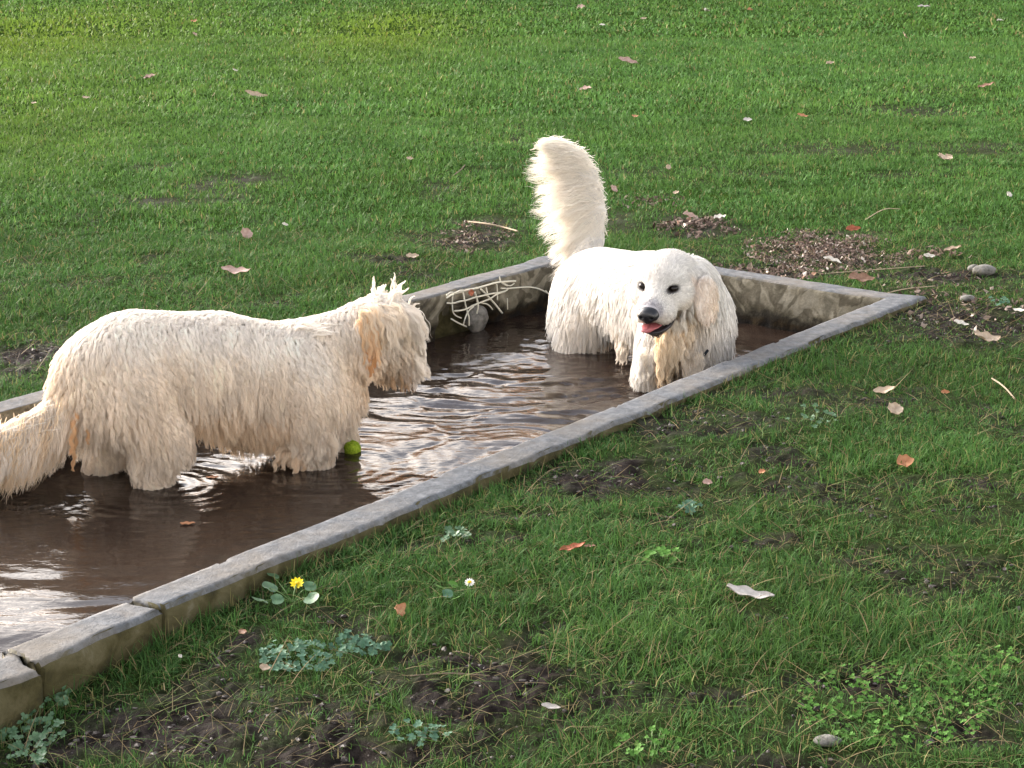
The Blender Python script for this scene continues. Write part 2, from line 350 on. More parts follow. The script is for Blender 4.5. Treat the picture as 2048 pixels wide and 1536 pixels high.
# ---------------------------------------------------------------- grass blades
def blades(x, y, z, L, w, az, lean, curl, col, nseg=3, twist=None):
    n = len(x); ts = np.linspace(0, 1, nseg + 1)
    d = np.stack([np.cos(az), np.sin(az)], -1); s = np.stack([-np.sin(az), np.cos(az)], -1)
    if twist is not None: s = np.stack([np.cos(twist), np.sin(twist)], -1)
    pos = np.stack([x, y, z], -1); V = []; Cc = []
    ang = lean.copy(); step = L / nseg
    for i, t in enumerate(ts):
        hw = w * .5 * (1 - t ** 1.8)
        if i < nseg:
            V.append(pos + np.concatenate([s * hw[:, None], np.zeros((n, 1))], 1)); V.append(pos - np.concatenate([s * hw[:, None], np.zeros((n, 1))], 1))
            sh = (.55 + .45 * t); Cc += [col * 1.0, col * 1.0]
        else: V.append(pos.copy()); Cc.append(col * 1.0)
        pos = pos + np.stack([d[:, 0] * np.sin(ang), d[:, 1] * np.sin(ang), np.cos(ang)], -1) * step[:, None]
        ang = ang + curl / nseg
    m = 2 * nseg + 1
    V = np.stack(V, 1).reshape(-1, 3); Cc = np.stack(Cc, 1).reshape(-1, 3)
    b = np.arange(n) * m
    tris = []
    for i in range(nseg - 1):
        a = b + 2 * i; tris += [np.stack([a, a + 1, a + 3], -1), np.stack([a, a + 3, a + 2], -1)]
    a = b + 2 * (nseg - 1); tris.append(np.stack([a, a + 1, a + 2], -1))
    return V, np.concatenate(tris), Cc
def scatter(n, y0, y1, k=.32, m=.45, gamma=1.0):
    u = rng.random(n); y = y0 + (y1 - y0) * u ** gamma
    a0 = k * y0 + m; a1 = k * y1 + m
    keep = rng.random(n) < (k * y + m) / a1
    y = y[keep]; x = (rng.random(len(y)) * 2 - 1) * (k * y + m); return x, y
AV, AF, AC = [], [], []; off = 0
CLEAR = [(*on_ground(px, py)[:2], r) for px, py, r in ((594, 1175, .018), (594, 1195, .014), (939, 1170, .014), (939, 1185, .010), (520, 1205, .014), (622, 1199, .014), (1498, 1210, .035), (545, 1176, .010))]
ZONES = [(2.3, 3.4, 110000, .032, .0019, 3), (3.4, 5.0, 190000, .027, .0022, 3), (5.0, 7.2, 190000, .023, .0029, 3),
         (7.2, 11, 190000, .025, .0045, 2), (11, 17, 140000, .034, .009, 2), (17, 30, 90000, .042, .020, 2)]
GRASS_TINT = np.array([1.0, 1.0, 1.0])
for (y0, y1, n, L0, w0, ns, *side) in ZONES + [(2.0, 7, 90000, .034, .006, 2, 1), (7, 16, 70000, .045, .014, 2, 1), (16, 34, 40000, .06, .035, 2, 1)]:
    x, y = scatter(int(n * 1.35), y0, y1, *((.75, 1.6) if side else ()))
    if side: kp = np.abs(x) > .32 * y + .40; x, y = x[kp], y[kp]
    bd = box_dist(x, y); p = np.stack([x, y], -1)
    m_ = mud(x, y)
    s_, t_ = st(x, y)
    tuft = fbm(p, .11, 121, 3); tuft2 = fbm(p, .45, 123, 3)
    dens = 1.0 - .98 * m_ + .10 * tuft
    dens = np.maximum(dens, .07)
    dens = np.where(bd < .06, dens + .3 * (noise(p, .12, 125) > -.2), dens)
    for (fx, fy, fr) in CLEAR: dens = np.where(np.hypot(x - fx, y - fy) < fr, dens * .12, dens)
    keep = (rng.random(len(x)) < dens) & (bd > -.004)
    x, y, m_, bd, tuft, tuft2, s_, t_ = [q[keep] for q in (x, y, m_, bd, tuft, tuft2, s_, t_)]
    # blades stand in little tussocks: pull the roots towards tuft centres
    nn = len(x)
    cell = .03 if y0 < 7 else .05
    gx, gy = np.floor(x / cell), np.floor(y / cell); gi = gx.astype(np.int64), gy.astype(np.int64)
    hx = _h(gi[0], gi[1], 0, 5) * cell + gx * cell; hy = _h(gi[0], gi[1], 1, 5) * cell + gy * cell
    pull = .45 * rng.random(nn); nx = x + (hx - x) * pull; ny = y + (hy - y) * pull
    ok = box_dist(nx, ny) > -.002; x = np.where(ok, nx, x); y = np.where(ok, ny, y)
    az = np.arctan2(y - hy, x - hx) + rng.normal(0, .9, nn)
    swirl = 3 * noise(np.stack([x, y], -1), .25, 127); az = az + .35 * swirl
    L = L0 * (.5 + .9 * rng.random(nn)) * (1 + .45 * tuft + .25 * tuft2) * (1 - .45 * sstep(.2, .8, m_))
    L *= np.where((bd < .05), 1.25, 1)
    lean = np.abs(rng.normal(.65, .45, nn)); curl = rng.normal(.9, .9, nn)
    w = w0 * (.6 + .8 * rng.random(nn))
    z = base_z(x, y) - .004 + (0.004 * (m_ < .3))
    base = np.array([.086, .192, .046]); yel = np.array([.115, .210, .036]); dark = np.array([.030, .075, .018]); blue = np.array([.058, .135, .048]); straw = np.array([.27, .22, .10])
    farm = sstep(6, 11, y)[:, None]
    r = rng.random(nn)[:, None]
    c = base * (1 - farm * .0) + (yel - base) * np.clip(.30 * r + .10 * farm + .45 * tuft2[:, None], 0, 1)
    c = c + (dark - c) * np.clip(.5 * (rng.random(nn)[:, None]) - .35 * farm + .2 * (1 - farm), 0, .8)
    c = c + (blue - c) * (rng.random(nn)[:, None] < .25) * .5
    c = c + (straw - c) * ((rng.random(nn) < (.035 + .16 * m_ + .10 * (bd < .05) * (t_ < 0))))[:, None] * .8
    # yellow glow of the low sun on the far lawn, painted into the blade colour
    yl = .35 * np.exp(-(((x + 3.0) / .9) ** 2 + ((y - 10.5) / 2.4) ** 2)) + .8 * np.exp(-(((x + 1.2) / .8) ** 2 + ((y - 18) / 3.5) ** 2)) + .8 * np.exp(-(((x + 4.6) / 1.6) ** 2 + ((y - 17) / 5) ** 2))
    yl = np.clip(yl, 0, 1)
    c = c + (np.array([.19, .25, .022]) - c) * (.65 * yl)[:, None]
    c = c * (.74 + .5 * rng.random(nn)[:, None]) * (1 + .28 * fbm(np.stack([x, y], -1), .28, 129, 3))[:, None]
    tw = rng.random(nn) * math.pi
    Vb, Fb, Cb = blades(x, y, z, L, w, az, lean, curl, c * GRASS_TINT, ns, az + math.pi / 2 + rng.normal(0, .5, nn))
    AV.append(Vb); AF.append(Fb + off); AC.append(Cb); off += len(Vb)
# long runners and dead thatch lying almost flat over the earth
for (y0, y1, n, L0, w0) in ((2.3, 4.0, 16000, .075, .0016), (4.0, 7.2, 20000, .07, .0022)):
    x, y = scatter(n, y0, y1); m_ = mud(x, y); kp = (box_dist(x, y) > .03) & (rng.random(len(x)) < .35 + .6 * m_); x, y = x[kp], y[kp]; nn = len(x)
    tc_ = np.where((rng.random(nn) < .45)[:, None], np.array([.20, .155, .085]), np.where((rng.random(nn) < .5)[:, None], np.array([.11, .15, .04]), np.array([.055, .12, .02])))
    Vb, Fb, Cb = blades(x, y, base_z(x, y) + .006 + .006 * rng.random(nn), L0 * (.4 + rng.random(nn)), w0 * (.6 + .8 * rng.random(nn)), rng.random(nn) * 6.28, rng.uniform(.9, 1.5, nn), rng.uniform(-.1, .9, nn), tc_ * (.7 + .6 * rng.random((nn, 1))), 4, rng.random(nn) * 6.28)
    AV.append(Vb); AF.append(Fb + off); AC.append(Cb); off += len(Vb)
# clods on the bare earth
grass_m = leafy('grass_blade', rough=.55, transl=.3, spec=.08)
grass = mesh_obj('grass', np.concatenate(AV), np.concatenate(AF), grass_m, cols=np.concatenate(AC))
tag(grass, 'short green lawn grass thinning out over the mud round the trough', 'grass', kind='stuff')
# ---------------------------------------------------------------- fallen leaves, litter, plants, netting and other small things
def leaf_mesh(L, Wd, lobes=0, curl=.4, fold=.3, seed=0, n=22):
    r_ = np.random.default_rng(seed); V = []; F = []; t = np.linspace(0, 1, n)
    prof_ = np.sin(np.pi * t ** .8) ** .75
    if lobes: prof_ = prof_ * (.72 + .28 * np.cos(t * lobes * 2 * np.pi + 1))
    prof_[0] = .03; prof_[-1] = .02
    for i, q in enumerate(t):
        for j, a in enumerate((-1, -.5, 0, .5, 1)):
            w = prof_[i] * Wd / 2 * a * (1 + .05 * math.sin(i * .9 + seed))
            x = (q - .5) * L; z = abs(a) * prof_[i] * Wd / 2 * fold + curl * L * ((q - .5) ** 2) + .06 * Wd * math.sin(i * .7 + 3 * a + seed) * abs(a)
            V.append((x, w * (1 - .3 * fold), z))
    for i in range(n - 1):
        for j in range(4): a = i * 5 + j; F.append((a, a + 1, a + 6, a + 5))
    V = np.array(V); V = np.concatenate([V, V - [0, 0, .0012]]); m = n * 5
    F2_ = [(f[3] + m, f[2] + m, f[1] + m, f[0] + m) for f in F]
    rim = [i * 5 for i in range(n)] + [(n - 1) * 5 + j for j in range(1, 5)] + [i * 5 + 4 for i in range(n - 2, -1, -1)] + [j for j in range(3, 0, -1)]
    F3 = [(rim[k], rim[k - 1], rim[k - 1] + m, rim[k] + m) for k in range(len(rim))]
    return V, F + F2_ + F3
def leaf_mat(name, c, c2):
    m = M(name, c, .6, .3); k = NT(m); tc = k.n('TexCoord'); k.l(k.ramp(k.noise(70, 5, .6, vec=tc.outputs['Object']), [(.35, c), (.68, c2)]), k.b.inputs['Base Color']); k.bump(k.noise(220, 3, .5, vec=tc.outputs['Object']), .001, .6); return m
LM = {'pink': leaf_mat('leaf_pinkish', (.30, .19, .155), (.46, .33, .275)), 'tan': leaf_mat('leaf_tan', (.30, .22, .15), (.48, .38, .28)), 'orange': leaf_mat('leaf_orange', (.32, .13, .06), (.44, .22, .11)),
      'white': leaf_mat('leaf_pale', (.50, .46, .40), (.66, .62, .55)), 'grey': leaf_mat('leaf_grey', (.34, .31, .28), (.50, .46, .43)), 'brown': leaf_mat('leaf_brown', (.16, .08, .05), (.28, .17, .11)), 'red': leaf_mat('leaf_red', (.22, .06, .03), (.36, .12, .06))}
LEAVES = [ # px, py, length px, width ratio, colour, heading, label
 (1162,16,15,.8,'pink',0,'small pinkish dead leaf at the top edge of the lawn'), (1413,25,13,1,'white',40,'tiny white leaf near the top edge of the lawn'), (1500,22,10,.9,'orange',20,'tiny orange leaf near the top edge of the lawn'),
 (1256,129,42,.45,'pink',0,'folded pinkish leaf on the far lawn above the raised tail'), (1171,182,26,.6,'pink',-20,'pinkish brown leaf on the far lawn left of the folded one'), (300,159,24,.7,'pink',10,'salmon dead leaf on the far lawn at upper left'),
 (390,72,16,.6,'pink',80,'pale pink leaf below a small orange one at upper left'), (388,44,11,.9,'orange',0,'small orange leaf near the top left of the lawn'), (512,196,46,.3,'tan',10,'long pale tan leaf on the yellowish upper left lawn'),
 (172,198,13,.6,'tan',0,'tiny tan leaf on the upper left lawn'), (493,473,28,.9,'pink',60,'dark pink leaf standing in the grass above the largest lawn leaf'), (825,517,28,.55,'tan',20,'tan leaf on the grass above the shaggy dog\'s head'),
 (472,551,58,.5,'pink',5,'large pinkish tan leaf on the grass above the shaggy dog\'s back'), (1228,381,18,.8,'pink',70,'small pink leaf just right of the raised white tail'), (1270,235,12,.7,'orange',0,'tiny orange leaf right above the raised tail'),
 (1287,39,14,.4,'tan',30,'tiny tan leaf among pale specks near the top edge'), (1810,76,18,.8,'tan',70,'upright tan leaf on the upper right lawn'), (1847,17,26,.4,'grey',0,'grey leaf at the top right edge of the lawn'),
 (1495,242,16,.6,'grey',0,'small grey leaf on the lawn at upper right of middle'), (1660,130,16,.6,'tan',20,'small tan leaf on the upper right lawn'), (1605,235,22,.5,'orange',0,'dull orange leaf on the lawn above the mud streak'),
 (1972,176,34,.4,'brown',0,'brown leaf at the far right of the upper lawn'), (1890,320,36,.8,'tan',30,'lobed cream oak leaf on the right lawn'), (2016,395,26,.5,'white',60,'white leaf by the right edge of the lawn'), (1336,338,16,.6,'tan',60,'small tan leaf on the muddy streak right of the tail'),
 (1810,931,36,.8,'orange',10,'bright orange leaf on the grass at right'), (1145,1105,56,.35,'red',10,'curled dead leaf, white at one end and red at the other'), (800,1228,44,.5,'orange',75,'long orange brown leaf standing below the daisy'),
 (1498,1202,106,.34,'grey',12,'large grey dead leaf in the grass at lower right'), (1790,826,38,.8,'tan',50,'rounded tan leaf in the grass below the far corner'), (1664,528,38,.45,'white',-15,'white leaf just below the big heap of leaf litter'),
 (1722,566,58,.5,'brown',15,'crumpled brown leaf lying on the trough\'s far corner edge'), (1972,686,60,.55,'tan',20,'crumpled tan leaf near the right edge'), (1922,652,30,.5,'white',-10,'small whitish leaf right of the trough\'s far corner'), (1706,464,32,.5,'red',10,'rusty red leaf at the top of the big litter heap'),
 (2040,626,28,.4,'white',-30,'white curled leaf cut by the right edge'), (1415,970,18,.7,'pink',0,'small pinkish leaf on the mud in front of the trough'), (1102,1421,40,.3,'grey',-10,'narrow grey leaf in the grass near the bottom'),
 (530,1341,20,.6,'tan',0,'small tan leaf beside the silvery clover'), (488,1272,30,.4,'brown',-50,'narrow brown leaf below the yellow flower'), (360,1318,14,.5,'white',80,'small pale leaf on the mud below the cracked rim'), (1890,790,16,.6,'orange',0,'small orange leaf in the right hand grass'),
 (1524,948,13,.8,'orange',0,'tiny orange leaf on the mud in front of the trough'), (1768,788,44,.4,'tan',0,'flat tan leaf just above a rounded one'), (1380,437,34,.5,'pink',20,'pinkish leaf in the litter right of the tail'), (1440,440,26,.7,'white',10,'pale leaf at the right end of the small litter patch'),
 (1905,505,36,.4,'tan',0,'tan leaf in the grass right of the big litter heap'), (1858,517,24,.5,'white',5,'white leaf in the grass right of the big litter heap'), (1180,1098,20,.4,'brown',0,'dark brown leaf tip beside the curled dead leaf'), (1945,118,12,.6,'tan',0,'tiny tan leaf at upper right'), (68,208,10,.6,'tan',0,'tiny tan leaf at the upper left edge'), (470,143,11,.6,'white',50,'tiny white leaf on the upper left lawn'),
 (1352,388,12,.7,'tan',0,'tiny tan leaf above the small litter patch'), (820,320,13,.6,'tan',0,'tiny tan leaf on the middle lawn'), (570,453,13,.6,'white',30,'tiny pale leaf right of the dark pink one'), (1205,52,11,.6,'white',0,'tiny white speck of a leaf at the top middle'), (2000,44,12,.6,'white',0,'tiny white leaf at the top right')]
for i, (px, py, lp, wr, mk, hd, lb) in enumerate(LEAVES):
    p_ = on_ground(px, py, .012); pm = np.linalg.norm(p_ - [0, 0, CAM_H]) / FPX; L = lp * pm * (.98 if lp > 20 else 1.1)
    r_ = np.random.default_rng(900 + i)
    V_, F_ = leaf_mesh(L, L * wr * 1.2, 5 if 'oak' in lb else 0, r_.uniform(.15, .6), r_.uniform(.1, .6), 900 + i)
    o = mesh_obj('fallen_leaf', V_, F_, LM[mk]); o.location = (p_[0], p_[1], p_[2] + .004 + .10 * L); o.rotation_euler = (R(20 + r_.uniform(-14, 14)) if hd < 55 else R(45), r_.uniform(-.3, .3), R(hd))
    tag(o, lb, 'leaf', 'dead leaves lying on the lawn')
for px, py, L, mk, hd, lb in ((425, 954, .034, 'orange', 0, 'orange leaf floating behind the shaggy dog\'s hind leg'), (375, 1046, .036, 'orange', 5, 'orange leaf floating on the dark water below the shaggy dog')):
    p_ = on_z(px, py, WATER_Z + .004); V_, F_ = leaf_mesh(L, L * .5, 0, .1, .1, 5); o = mesh_obj('floating_leaf', V_, F_, LM[mk]); o.location = p_; o.rotation_euler = (0, 0, R(hd)); tag(o, lb, 'leaf', 'leaves floating on the water')
# heaps of chopped leaf litter
def litter(px, py, rx, ry, n, lb, hump, seed, size=.011):
    r_ = np.random.default_rng(seed); c0 = on_ground(px, py); c1 = on_ground(px + rx, py); c2 = on_ground(px, py - ry); c3 = on_ground(px, py + ry); ax, ay = abs(c1[0] - c0[0]), abs(c2[1] - c3[1]) / 2
    a = r_.random(n) * 6.283; q = np.sqrt(r_.random(n)) ** 1.3; x = c0[0] + ax * 1.1 * q * np.cos(a); y = c0[1] + ay * 1.1 * q * np.sin(a); q = q + .25 * noise(np.stack([x, y], -1), .06, seed); kp = rng.random(n) > .9 * sstep(.1, .5, noise(np.stack([x, y], -1), .09, seed + 5) * .7 + q * .35); x, y, q = x[kp], y[kp], q[kp]; n = len(x)
    z = base_z(x, y) + hump * np.clip(1 - q ** 2, 0, 1) * (.8 + .4 * noise(np.stack([x, y], -1), .04, seed + 1)) + .003 + .006 * r_.random(n)
    nn = unit(r_.normal(0, 1, (n, 3)) * [.7, .7, .5] + [0, -.3, .8]); u = unit(np.cross(nn, r_.normal(0, 1, (n, 3)))); v = np.cross(nn, u); s_ = size * (.4 + 1.3 * r_.random(n) ** 2)[:, None]; c = np.stack([x, y, z], -1)
    el = r_.uniform(.2, .7, n)[:, None]; V = np.stack([c - u * s_, c - v * s_ * el, c + u * s_ * .9 + nn * s_ * .3, c + v * s_ * el], 1).reshape(-1, 3)
    pal = np.array([(.09, .06, .048), (.13, .09, .072), (.19, .14, .11), (.28, .22, .18), (.07, .048, .038), (.52, .46, .40), (.22, .13, .09)]); cc = pal[r_.choice(7, n, p=[.22, .24, .2, .12, .14, .04, .04])] * (.8 + .4 * r_.random((n, 1)))
    b = np.arange(n)[:, None] * 4; F = np.concatenate([b, b + 1, b + 2, b + 3], 1)
    o = mesh_obj('leaf_litter', V, F, LIT, cols=np.repeat(cc, 4, 0), smooth=False); tag(o, lb, 'leaf litter', kind='stuff')
LIT = M('litter', (.2, .14, .1), .8, .2); kk_ = NT(LIT); kk_.l(kk_.n('Attribute', attribute_name='col').outputs['Color'], kk_.b.inputs['Base Color'])
litter(1645, 505, 150, 40, 5200, 'big heap of chopped brown leaf litter behind the trough', .014, 11, .0072)
litter(950, 475, 72, 30, 1300, 'small patch of brown leaf litter left of the white tail', .006, 12, .0072)
litter(1395, 450, 90, 24, 700, 'thin scatter of leaf litter between the tail and the big heap', .006, 13, .012)
litter(1300, 405, 70, 14, 180, 'loose bits of litter right of the tail', .002, 14)
litter(1520, 550, 160, 16, 900, 'thin litter along the back edge of the trough', .004, 15)
litter(1900, 600, 150, 60, 500, 'scattered bits of litter right of the trough corner', .002, 16)
litter(1880, 510, 70, 14, 160, 'few crumbs of litter right of the big heap', .002, 17)
# stones
for px, py, r, sq, lb in ((1967, 547, .034, (1.3, .9, .6), 'dark grey stone in the grass behind the trough corner'), (1948, 541, .022, (1.1, .9, .7), 'pale brown stone touching the dark one'), (1935, 602, .022, (1.2, .9, .6), 'greenish stone right of the trough corner'), (1655, 1488, .016, (1.4, 1, .5), 'flat dark bluish stone at the bottom right')):
    p_ = on_ground(px, py); tag(lump('stone', (p_[0], p_[1], p_[2] + r * .35), r, int(px), stone_m, sub=3, sq=sq), lb, 'stone', 'stones in the grass')
# sticks
def tube(path, rad, nseg=6):
    path = np.array(path, float); n = len(path); tg = unit(np.gradient(path, axis=0)); up = np.array([.13, .2, 1]); s_ = unit(np.cross(tg, up)); u_ = np.cross(s_, tg)
    rad = np.broadcast_to(rad, n); a = np.arange(nseg) / nseg * 2 * math.pi
    V = path[:, None] + (s_[:, None] * np.cos(a)[None, :, None] + u_[:, None] * np.sin(a)[None, :, None]) * rad[:, None, None]
    i = np.arange(n - 1)[:, None] * nseg; j = np.arange(nseg)[None]; j2 = (j + 1) % nseg
    F = np.stack([i + j, i + j2, i + nseg + j2, i + nseg + j], -1).reshape(-1, 4).tolist(); F.append(list(range(nseg))[::-1]); F.append([(n - 1) * nseg + q for q in range(nseg)])
    return V.reshape(-1, 3), F
def merge(parts):
    V, F, o = [], [], 0
    for v, f in parts: V.append(v); F += [[q + o for q in g] for g in f]; o += len(v)
    return np.concatenate(V), F
def smooth_path(pts, n=18):
    pts = np.array(pts, float)
    for _ in range(2):
        q = [pts[0]]
        for a, b in zip(pts[:-1], pts[1:]): q += [a * .75 + b * .25, a * .25 + b * .75]
        q.append(pts[-1]); pts = np.array(q)
    return pts
straw_m = M('dry_stem', (.34, .27, .19), .8, .2); twig_m = M('twig', (.16, .12, .09), .85, .2)
for pts, r, m, lb, h in ((((1984, 757), (2008, 772), (2030, 798)), .0022, straw_m, 'bent pale stem in the grass at the right edge', .03), (((935, 443), (975, 447), (1010, 455), (1035, 462)), .0035, straw_m, 'pale stick on the small litter patch left of the tail', .025),
                         (((905, 352), (922, 340), (930, 330)), .0028, twig_m, 'dark twig in the grass left of the tail', .02), (((1730, 440), (1768, 416), (1800, 418)), .002, straw_m, 'thin dry stem in the grass behind the big heap', .04), (((1640, 548), (1740, 540), (1850, 532)), .0018, straw_m, 'long thin stem lying behind the trough corner', .02),
                         (((820, 1352), (900, 1345), (980, 1352)), .0013, twig_m, 'thin reddish runner over the mud at the bottom', .01), (((1740, 598), (1800, 578), (1870, 572)), .0018, straw_m, 'dry stem lying across the trough\'s far corner', .02)):
    P_ = [on_ground(a, b, h * (.4 + .6 * (k % 2))) for k, (a, b) in enumerate(pts)]; V_, F_ = tube(smooth_path(P_), r); tag(mesh_obj('stick', V_, F_, m), lb, 'stick', 'dry stems and twigs')
# flowers and rosettes
def place(o, V_, c): return o
def leafdisk(R_, heart=.35, cup=.25, n=16, seed=0):
    a = np.linspace(0, 2 * math.pi, n, endpoint=False); r = R_ * (1 - heart * np.exp(-((np.abs(a - math.pi)) / .45) ** 2)) * (1 + .12 * np.cos(a)); r2 = r * .5
    V = [(0, 0, 0)] + [(x * np.cos(t), x * np.sin(t), cup * R_ * .2) for x, t in zip(r2, a)] + [(x * np.cos(t), x * np.sin(t), cup * R_ * (.6 + .2 * math.sin(3 * t + seed))) for x, t in zip(r, a)]
    F = [(0, 1 + k, 1 + (k + 1) % n) for k in range(n)] + [(1 + k, 1 + n + k, 1 + n + (k + 1) % n, 1 + (k + 1) % n) for k in range(n)]
    return np.array(V), F
def rot(V, rx, rz):
    c, s_ = math.cos(rx), math.sin(rx); V = V @ np.array([[1, 0, 0], [0, c, s_], [0, -s_, c]]); c, s_ = math.cos(rz), math.sin(rz); return V @ np.array([[c, s_, 0], [-s_, c, 0], [0, 0, 1]])
gl_m = M('glossy_leaf', (.06, .13, .06), .42, .3); k = NT(gl_m); tc = k.n('TexCoord'); k.l(k.ramp(k.noise(60, 4, .6, vec=tc.outputs['Object']), [(.35, (.035, .085, .035)), (.7, (.12, .21, .11))]), k.b.inputs['Base Color'])
sv_m = M('silvery_leaf', (.14, .25, .17), .6, .15); k = NT(sv_m); tc = k.n('TexCoord'); k.l(k.ramp(k.noise(60, 4, .6, vec=tc.outputs['Object']), [(.35, (.05, .115, .065)), (.7, (.105, .20, .13))]), k.b.inputs['Base Color'])
lg_m = M('weed_leaf', (.075, .18, .03), .6, .12)
yel_m = M('yellow_petal', (.85, .68, .01), .4, .4); wht_m = M('white_petal', (.82, .80, .76), .6, .3); ctr_m = M('flower_centre', (.72, .50, .03), .7, .2); stm_m = M('stem', (.10, .17, .05), .6, .3)
def petals(n, L, w, up, seed=0):
    P_ = []
    for k_ in range(n):
        a = k_ / n * 6.283; t = np.linspace(0, 1, 6); V = []
        for q in t:
            ww = w * math.sin(math.pi * min(.97, .12 + q * .85)) ** .7
            for s_ in (-1, 0, 1): V.append((q * L + .15 * L, s_ * ww / 2, up * q * L + (.06 * L if s_ else 0)))
        F = [(i * 3 + j, i * 3 + j + 1, i * 3 + j + 4, i * 3 + j + 3) for i in range(5) for j in range(2)]; P_.append((rot(np.array(V), 0, a), F))
    return merge(P_)
def flower_plant(name, px, py, root_px, petal, label, leaves, fl=True):
    r0 = on_ground(*root_px); t = empty(name, tuple(r0)); tag(t, label, 'flower')
    f0 = on_ground(px, py); f0 = at(px, py, f0[1] - .05)
    V_, F_ = tube(smooth_path([r0 - r0, (f0 - r0) * .5 + [0, 0, .008], f0 - r0]), .0013); mesh_obj('stem', V_, F_, stm_m, t)
    n, L, w, up, pm_, cr = petal
    V_, F_ = petals(n, L, w, up); V_ = rot(V_, .55, 0); o = mesh_obj('petals', V_, F_, pm_, t); o.location = f0 - r0
    o = lump('flower_centre', tuple(f0 - r0 + [0, -.001, .002]), cr, 3, ctr_m, t, sub=2, sq=(1, 1, .6), amp=.05)
    for lx, ly, lr, m, rz in leaves:
        g0 = on_ground(lx, ly); g1 = at(lx, ly, g0[1] - .045); V_, F_ = leafdisk(lr, seed=lx); o = mesh_obj('leaf', rot(V_, .45, rz), F_, m, t); o.location = g1 - r0
        V_, F_ = tube(smooth_path([(0, 0, 0), (g1 - r0) * .5 + [0, 0, .006], g1 - r0]), .0009, 5); mesh_obj('stalk', V_, F_, stm_m, t)
flower_plant('yellow_flower', 594, 1167, (585, 1205), (10, .0125, .0068, .18, yel_m, .0045), 'single bright yellow flower with mottled heart-shaped leaves beside the trough rim',
             [(520, 1203, .0175, gl_m, 2.2), (538, 1176, .0165, gl_m, 1.2), (552, 1200, .014, gl_m, .4), (622, 1197, .0165, gl_m, 5.5), (617, 1174, .014, gl_m, .5), (545, 1152, .0135, gl_m, 1.6)])
flower_plant('daisy', 939, 1165, (935, 1190), (12, .0090, .0044, .05, wht_m, .0042), 'small white daisy with a yellow centre and narrow leaves in the grass', [(893, 1188, .012, sv_m, .3), (905, 1170, .011, lg_m, 1.0), (880, 1175, .010, lg_m, 2.0), (915, 1196, .010, lg_m, 4)])
def weed(px, py, rx, ry, n, size, m, label, seed, heart=.35, cup=.25, h=.020, cover=False):
    r_ = np.random.default_rng(seed); r0 = on_ground(px, py + ry * .5); t = empty('weed', tuple(r0)); tag(t, label, 'weed'); P_, Q_ = [], []
    for k_ in range(n):
        a, q = r_.random() * 6.283, math.sqrt(r_.random()); x, y = px + rx * q * math.cos(a), py + ry * q * math.sin(a); g0 = on_ground(x, y); g1 = g0 + [0, 0, h * r_.uniform(.4, 1)]
        tri = []; sz_ = size * r_.uniform(.55, 1.15); a3 = r_.random() * 6.28
        for b3 in ((0, 2.1, 4.2) if heart else (0, 1.3, 2.6, 3.9, 5.1)):
            V_, F_ = leafdisk(sz_ * .72, heart + .25, cup, 10, k_); V_ = V_ * np.array([1, .8 if heart else .5, 1]); ca_, sa_ = math.cos(b3 + a3), math.sin(b3 + a3); V_ = (V_ * [-1, 1, 1] + [0, 0, 0])
            V_ = V_ + [sz_ * .72, 0, 0]; V_ = rot(V_, r_.uniform(-.3, .3), 0); V_ = V_ @ np.array([[ca_, sa_, 0], [-sa_, ca_, 0], [0, 0, 1]]); tri.append((V_, F_))
        V_, F_ = merge(tri); P_.append((rot(rot(V_, r_.uniform(-.6, .6), r_.random() * 6.28), .30, 0) + g1 - r0, F_)); Q_.append(tube([(g0 * .7 + r0 * .3 - r0) * [1, 1, 0] + [0, 0, g0[2] - r0[2] - .003], g1 - r0], .0008, 4))
    if cover:
        V_, F_ = merge(P_); bpy.data.objects.remove(t); o = mesh_obj('ground_cover', V_ + r0, F_, m); tag(o, label, 'ground cover', kind='stuff'); return
    V_, F_ = merge(P_); mesh_obj('leaves', V_, F_, m, t); V_, F_ = merge(Q_); mesh_obj('stalks', V_, F_, stm_m, t)
weed(600, 1325, 85, 34, 85, .0075, sv_m, 'silvery green clover patch below the yellow flower', 21, cover=True)
weed(715, 1300, 65, 20, 44, .0080, sv_m, 'silvery clover sprigs right of the larger silvery patch', 22, cover=True)
weed(905, 1083, 35, 14, 16, .009, gl_m, 'dark clover-like weed in the grass above the daisy', 23)
weed(1378, 1020, 26, 12, 9, .011, sv_m, 'pale mint green rosette in the grass right of middle', 24, 0)
weed(1625, 840, 55, 22, 22, .007, gl_m, 'dark green weed in the grass below the trough rim at right', 25)
weed(60, 1480, 65, 60, 60, .008, gl_m, 'broad-leaved weed at the bottom left corner beneath the trough end', 27)
weed(110, 1405, 30, 16, 10, .010, gl_m, 'small broad-leaved weed against the cracked wall', 28)
weed(1800, 1410, 210, 90, 420, .0048, lg_m, 'bright green leafy patch at the lower right', 29, h=.010, cover=True)
weed(1960, 1330, 80, 30, 90, .0048, lg_m, 'low bright green leaves near the lower right edge', 30, h=.014, cover=True)
weed(840, 1480, 60, 22, 24, .007, sv_m, 'grey green weed at the bottom edge', 31)
weed(1300, 1500, 70, 26, 34, .006, lg_m, 'bright green weed at the bottom edge right of middle', 32)
weed(1330, 1120, 50, 12, 14, .009, lg_m, 'little green weed in the grass at the centre right', 33)
weed(1990, 610, 26, 12, 9, .010, sv_m, 'mint green weed near the right edge behind the trough corner', 34)
cl_m = M('clod', (.03, .022, .018), .55, .4); kk_ = NT(cl_m); kk_.l(kk_.ramp(kk_.noise(90, 5), [(.35, (.014, .010, .008)), (.7, (.050, .038, .032))]), kk_.b.inputs['Base Color'])
import bmesh
